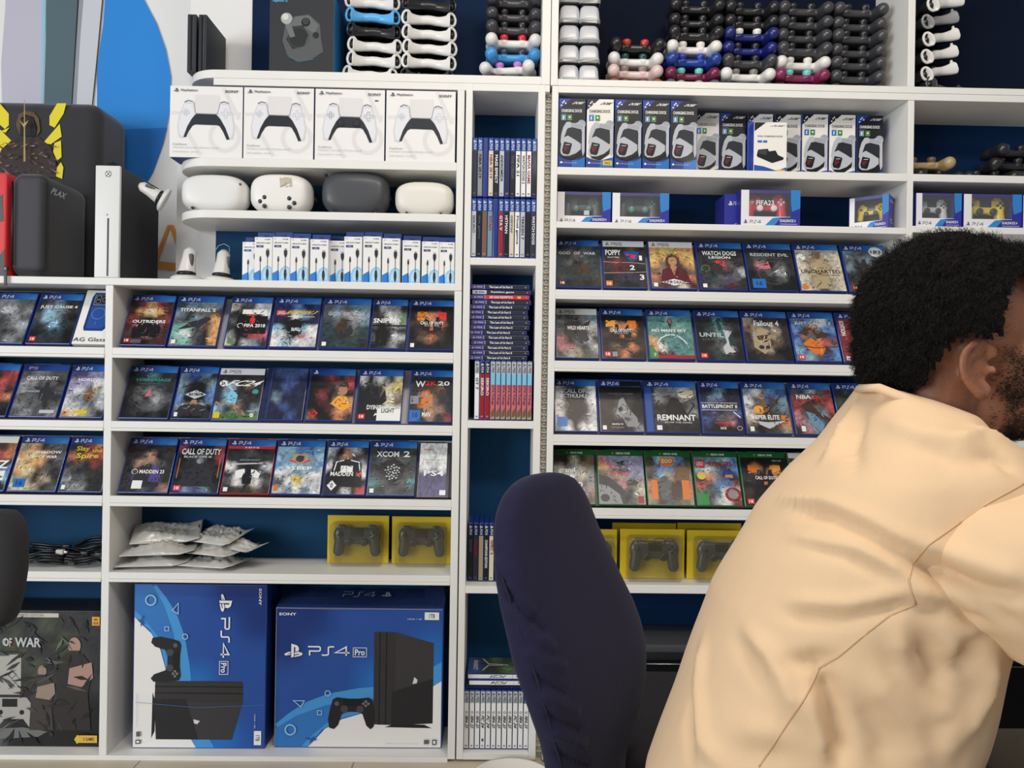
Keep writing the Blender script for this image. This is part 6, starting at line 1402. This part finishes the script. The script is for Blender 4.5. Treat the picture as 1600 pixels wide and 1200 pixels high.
def sleeve(sg):
    mb = MB(); mb.tube([Q(1438, 918, sg*.13), Q(1456, 906, sg*.140), Q(1486, 896, sg*.148), Q(1530, 890, sg*.155), Q(1600, 880, sg*.160), Q(1660, 932, sg*.165), Q(1712, 965, sg*.17)], [.016, .038, .060, .083, .101, .094, .088], SH, seg=30)
    return fuse(mb, .005, 6, 'sleeve')
SLN, SLF = sleeve(-1), sleeve(1)
def surf_ray(px, py, bv):
    d = (FWD*F_PX+RT*(px-800)+UP*(600-py)).normalized(); h = bv.ray_cast(CAM, d); return h[0], h[1]
def two_bvh():
    n = len(SM.vertices); return BVHTree.FromPolygons([v.co for v in SM.vertices]+[v.co for v in SLN.vertices], [tuple(p.vertices) for p in SM.polygons]+[tuple(i+n for i in p.vertices) for p in SLN.polygons])
bv = two_bvh()
def polyray(pts, step=9):
    out = []
    for (x0, y0), (x1, y1) in zip(pts, pts[1:]):
        n = max(1, int(math.hypot(x1-x0, y1-y0)/step))
        for k in range(n+1): 
            h, nn = surf_ray(x0+(x1-x0)*k/n, y0+(y1-y0)*k/n, bv)
            if h: out.append(h)
    return out
FOLDS = [  # (points, height in m, half width in m): + ridge, - valley
 ([(1222, 778), (1290, 786), (1350, 812), (1432, 856)], .007, .011), ([(1240, 792), (1300, 804), (1360, 832), (1428, 872)], -.010, .011),
 ([(1232, 835), (1290, 850), (1345, 858), (1420, 898)], .005, .009), ([(1250, 850), (1320, 866), (1400, 905)], -.005, .008),
 ([(1228, 960), (1320, 966), (1420, 944)], -.006, .009), ([(1230, 940), (1330, 945), (1415, 925)], .005, .010),
 ([(1165, 985), (1200, 1020), (1226, 1056), (1250, 1120)], .008, .012), ([(1150, 1000), (1180, 1040), (1205, 1090)], -.006, .012),
 ([(1226, 1036), (1262, 1034), (1300, 1030)], -.010, .010),
 ([(1280, 1046), (1300, 1100), (1312, 1160), (1316, 1200)], -.016, .014), ([(1262, 1062), (1276, 1120), (1296, 1190)], .008, .012),
 ([(1420, 870), (1480, 900), (1540, 924), (1598, 934)], -.010, .012), ([(1430, 850), (1500, 872), (1598, 905)], .006, .014),
 ([(1420, 905), (1470, 950), (1540, 1000)], .007, .012), ([(1450, 880), (1540, 950), (1600, 985)], -.006, .013),
 ([(1436, 948), (1480, 955), (1540, 975)], -.010, .012), ([(1440, 1000), (1462, 1040), (1482, 1086)], -.014, .018), ([(1470, 1000), (1500, 1030), (1490, 1090)], .009, .016),
 ([(1530, 1000), (1505, 1030), (1498, 1070)], -.014, .016), ([(1550, 1020), (1540, 1080), (1500, 1150)], .010, .014),
 ([(1400, 980), (1408, 1010), (1420, 1040)], .005, .012), ([(1380, 1010), (1400, 1060)], -.005, .012),
 ([(1330, 640), (1310, 690), (1290, 720)], .010, .012), ([(1346, 640), (1330, 700), (1340, 740)], -.008, .014), ([(1380, 650), (1440, 680), (1530, 690)], .006, .016), ([(1420, 690), (1490, 720), (1560, 726)], -.005, .014),
 ([(1500, 690), (1530, 676), (1580, 690)], .008, .010), ([(1520, 704), (1560, 712), (1598, 740)], -.008, .010),
 ([(1100, 1000), (1090, 1080), (1100, 1160), (1130, 1200)], .007, .012), ([(1082, 1080), (1076, 1140), (1084, 1190)], -.006, .010),
 ([(1450, 1090), (1490, 1120), (1470, 1190)], .006, .016), ([(1360, 1060), (1420, 1130), (1440, 1200)], .007, .02), ([(1340, 1100), (1380, 1160), (1390, 1200)], -.007, .018),
 ([(1180, 1060), (1230, 1090)], .004, .02), ([(1150, 1140), (1230, 1150)], .005, .02), ([(1150, 1170), (1240, 1180)], -.004, .015),
]
from mathutils.kdtree import KDTree
def crease(me, folds, base, ray):
    kt = KDTree(len(me.vertices)); dis = [0.0]*len(me.vertices)
    for i, v in enumerate(me.vertices): kt.insert(v.co, i)
    kt.balance()
    for pts_, amp, wd_ in folds:
        P3 = ray(pts_); best = {}
        for j, q in enumerate(P3):
            taper = min(1, (j+1)/4, (len(P3)-j)/4)
            for co, i, d in kt.find_range(q, wd_*2.4):
                w_ = math.exp(-(d/wd_)**2)*taper
                if w_ > best.get(i, 0): best[i] = w_
        for i, w_ in best.items(): dis[i] += amp*w_
    nrm = [v.normal.copy() for v in me.vertices]
    for i, v in enumerate(me.vertices):
        k = v.co*16; v.co += nrm[i]*(dis[i]+base*math.sin(k.x*1.3+2.2*math.sin(k.z*.9))*math.cos(k.z*1.1+k.y))
    me.update()
FOLDS = [(a_, b_*1.3, c_) for a_, b_, c_ in FOLDS]
crease(SM, FOLDS, .0022, polyray); crease(SLN, FOLDS, .0015, polyray)
shirt = mesh_obj('tshirt', SM, per, SH); mesh_obj('sleeve', SLN, shirt, SH); mesh_obj('sleeve', SLF, shirt, SH)
bv = two_bvh()
SEAM = mat((206, 170, 132), .9, name='seam_thread')
for pts_ in ([(1599, 756), (1540, 788), (1500, 816), (1450, 852), (1426, 880), (1420, 905), (1424, 925), (1431, 944)], [(1431, 944), (1390, 962), (1350, 992), (1310, 1026), (1280, 1044), (1258, 1090), (1220, 1146), (1186, 1198)]):
    a = polyray(pts_, 6); mb = MB()
    mb.tube(a, .0013, SEAM, seg=6); mb.build('seam', shirt)
# neckline rib
a = [Q(1341, 607), Q(1372, 606, -.050), Q(1440, 632, -.078), Q(1500, 664, -.090), Q(1545, 694, -.092), Q(1582, 724, -.08), Q(1612, 756, -.04), Q(1622, 770, 0), Q(1582, 724, .08), Q(1500, 664, .09), Q(1440, 632, .078), Q(1372, 606, .05), Q(1341, 607)]
mb = MB(); mb.tube(a, .007, SH, seg=8, flat=.6); mb.build('neckline', shirt)
# trousers
mb = MB(); TR = mat((78, 72, 58), .85, bump=.15, bscale=600, name='olive_cloth')
for s in (-1, 1):
    hp = Q(1290, 1262, s*.085); kn = Vector((hp.x+.42, hp.y+s*.05, .465)); an = Vector((kn.x+.05, kn.y, .14))
    mb.ell(hp+Vector((-.02, 0, -.02)), (.15, .12, .12), TR, seg=22); mb.tube([hp, hp.lerp(kn, .5), kn+Vector((.01, 0, .0))], [.108, .096, .082], TR, seg=22)
    mb.ell(kn, (.082, .08, .080), TR, seg=20); mb.tube([kn, kn.lerp(an, .4), an], [.078, .072, .060], TR, seg=20)
mesh_obj('trousers', fuse(mb, .007, 5, 'trousers'), per, TR)
for s in (-1, 1):
    hp = Q(1290, 1262, s*.085); kn = Vector((hp.x+.42, hp.y+s*.05, .465)); an = Vector((kn.x+.05, kn.y, .09)); mb = MB()
    mb.rbox(an+Vector((-.09, -.048, -.088)), an+Vector((.19, .048, -.030)), .028, mat((40, 40, 42), .6), n=3); mb.tube([an+Vector((0, 0, -.05)), an+Vector((0, 0, .02))], .052, mat((40, 40, 42), .6), seg=16); mb.build('shoe', per)

# ================================================================ chairs
def star_base(o, c, top, mt, R_=.215):
    mb = MB(); mb.tube([(c.x, c.y, .10), (c.x, c.y, top)], .026, mat((60, 60, 64), .3, .8), seg=14); mb.build('gas_post', o)
    for k in range(5):
        a = 2*math.pi*k/5+.3; e = Vector((math.cos(a), math.sin(a), 0)); c0 = Vector((c.x, c.y, 0))
        mb = MB(); mb.tube([c0+Vector((0, 0, .11)), c0+e*R_*.55+Vector((0, 0, .10)), c0+e*R_+Vector((0, 0, .075))], [.026, .022, .016], mt, seg=10); lg = mb.build('leg', o)
        mb = MB(); mb.lathe([(.0001, -.018), (.024, -.018), (.028, -.01), (.028, .01), (.024, .018), (.0001, .018)], mt, seg=16, xf=Matrix.Translation(c0+e*R_+Vector((0, 0, .029))) @ Matrix.Rotation(a, 4, 'Z') @ Matrix.Rotation(math.pi/2, 4, 'Y')); mb.build('caster', lg)
PL = mat((22, 22, 25), .45, name='black_plastic')
# the person's stool
c = Q(1285, 1200); c = Vector((c.x, YP, 0)); st = empty('office_stool', (0, 0, 0), (0, 0, 0), 'black swivel stool under the seated person', 'stool')
mb = MB(); mb.rbox((c.x-.21, c.y-.21, .335), (c.x+.21, c.y+.21, .385), .024, mat((24, 24, 28), .7), n=3); mb.build('seat', st); star_base(st, c, .34, PL)

# navy covered swivel chair: backrest rings follow the measured outline
NV = mat((32, 31, 58), .85, bump=.2, bscale=420, sheen=.08, spec=.2, name='navy_stretch_fabric')
YC = -.98
def CQ(px, py, dy=0.0): return W(px, py, YC+dy)
rows = [(739, 832, 862), (743, 812, 884), (752, 797, 903), (768, 783, 917), (795, 773, 931), (830, 770, 944), (870, 772, 963), (920, 780, 986), (960, 790, 1006), (1000, 799, 1021), (1040, 812, 1029), (1080, 825, 1028), (1120, 838, 1020), (1160, 846, 1006), (1200, 849, 990), (1250, 853, 985), (1290, 862, 975)]
rings = []
TH = math.radians(52)
for y, l, r in rows:
    a0, a1 = CQ(l, y), CQ(r, y); c = (a0+a1)/2; hw = (a1.x-a0.x)/2
    # a slab of half length A and half thickness B turned by TH shows half width ~ A cos + B sin
    B = min(.050, hw*.34); A_ = max(.006, (hw-B*math.sin(TH)*.9)/math.cos(TH)); ring = []
    ex = Vector((math.cos(TH), math.sin(TH), 0)); ey = Vector((-math.sin(TH), math.cos(TH), 0))
    for k in range(44):
        t = 2*math.pi*k/44; cx, sy = math.cos(t), math.sin(t)
        u = A_*math.copysign(abs(cx)**.72, cx); v = B*math.copysign(abs(sy)**.72, sy)
        v += .03*(1-(u/(A_+1e-6))**2)*-1 if False else 0
        ring.append((c, ex*u+ey*v))
    xs_ = [p[1].x for p in ring]; k_ = hw/max(max(xs_), 1e-4)
    rings.append([p[0]+p[1]*k_ for p in ring])
mb = MB(); mb.loft(rings, NV)
CM = fuse(mb, .006, 5, 'backrest')
bvc = BVHTree.FromPolygons([v.co for v in CM.vertices], [tuple(p.vertices) for p in CM.polygons])
kt = KDTree(len(CM.vertices))
for i, v in enumerate(CM.vertices): kt.insert(v.co, i)
kt.balance(); dis = [0.0]*len(CM.vertices)
WR = [([(778, 880), (800, 920), (830, 955)], .006, .007), ([(786, 905), (806, 945), (850, 985)], -.006, .006), ([(800, 950), (830, 985), (862, 1010)], .006, .007), ([(795, 930), (818, 965), (840, 990)], -.004, .005),
      ([(838, 1060), (862, 1074), (884, 1082)], -.006, .005), ([(848, 1090), (870, 1100), (900, 1112)], .005, .006), ([(856, 1120), (880, 1130), (905, 1140)], -.005, .005), ([(862, 1148), (890, 1156), (912, 1166)], .005, .006), ([(870, 1176), (896, 1188), (918, 1198)], -.005, .005), ([(826, 1020), (850, 1034), (880, 1040)], .005, .006)]
for pts_, amp, wd_ in WR:
    bv_s = bv; bv = bvc; P3 = polyray(pts_, 5); bv = bv_s; best = {}
    for q in P3:
        for co, i, d in kt.find_range(q, wd_*2.4):
            w_ = math.exp(-(d/wd_)**2)
            if w_ > best.get(i, 0): best[i] = w_
    for i, w_ in best.items(): dis[i] += amp*w_
nn_ = [v.normal.copy() for v in CM.vertices]
for i, v in enumerate(CM.vertices): v.co += nn_[i]*dis[i]
CM.update()
cc = CQ(915, 1200); cc = Vector((cc.x+.20, YC+.26, 0))
ch = empty('swivel_chair', (0, 0, 0), (0, 0, 0), 'swivel chair with a navy stretch cover over its tall back, in the foreground', 'chair')
bk = mesh_obj('backrest', CM, ch, NV)
bv_s = bv; bv = bvc
a = polyray([(776, 850), (782, 890), (794, 930), (806, 975), (822, 1010), (838, 1060), (856, 1120), (872, 1180), (878, 1198)], 8); mb = MB(); mb.tube(a, .0016, mat((26, 26, 50), .9), seg=6); mb.build('cover_seam', bk); bv = bv_s
mb = MB(); mb.rbox((cc.x-.20, cc.y-.18, .38), (cc.x+.20, cc.y+.22, .46), .035, mat((16, 16, 22), .8), n=3); mb.build('seat', ch)
lo = CQ(920, 1285); mb = MB(); mb.tube([(lo.x, lo.y, lo.z+.03), (lo.x+.02, lo.y+.03, .38), (cc.x, cc.y, .365)], .03, PL, seg=12); mb.build('back_bracket', ch); star_base(ch, cc, .38, PL)
# dark chair back at the left edge
YL = -.85
lc = W(-25, 885, YL); o = empty('swivel_chair', (0, 0, 0), (0, 0, 0), 'charcoal swivel chair whose rounded headrest shows at the left photo edge', 'chair')
DF = mat((44, 44, 47), .85, bump=.3, bscale=500, name='charcoal_mesh')
a0 = W(-110, 980, YL); a1 = W(39, 797, YL)
mb = MB(); n = 16; rings = []
for y, l, r in [(797, -60, 8), (800, -75, 20), (808, -88, 30), (824, -98, 37), (850, -104, 40), (890, -106, 39), (930, -104, 33), (960, -100, 25), (972, -92, 17), (979, -80, 4)]:
    p0, p1 = W(l, y, YL), W(r, y, YL); c = (p0+p1)/2; h_ = (p1.x-p0.x)/2; th = .034 if 797 < y < 979 else .018
    rings.append([c+Vector((h_*math.copysign(abs(math.cos(t))**.7, math.cos(t)), th*math.copysign(abs(math.sin(t))**.7, math.sin(t)), 0)) for t in [2*math.pi*k/32 for k in range(32)]])
mb.loft(rings, DF); mb.build('headrest', o)
bx_ = (a0.x+a1.x)/2; mb = MB(); mb.rbox((bx_-.15, YL-.012, a0.z-.05), (bx_-.07, YL+.012, a0.z+.06), .01, PL, n=2); mb.build('headrest_stem', o)
mb = MB(); mb.rbox((bx_-.44, YL-.03, .52), (bx_-.10, YL+.03, a0.z-.03), .028, DF, n=3); mb.build('backrest', o)
bx_ -= .28
mb = MB(); mb.rbox((bx_-.24, YL-.44, .42), (bx_+.24, YL+.02, .50), .035, DF, n=3); mb.build('seat', o)
mb = MB(); mb.tube([(bx_, YL+.02, .60), (bx_, YL+.03, .45), (bx_, YL-.10, .40)], .02, PL, seg=10); mb.build('back_bracket', o); star_base(o, Vector((bx_, YL-.2, 0)), .42, PL)
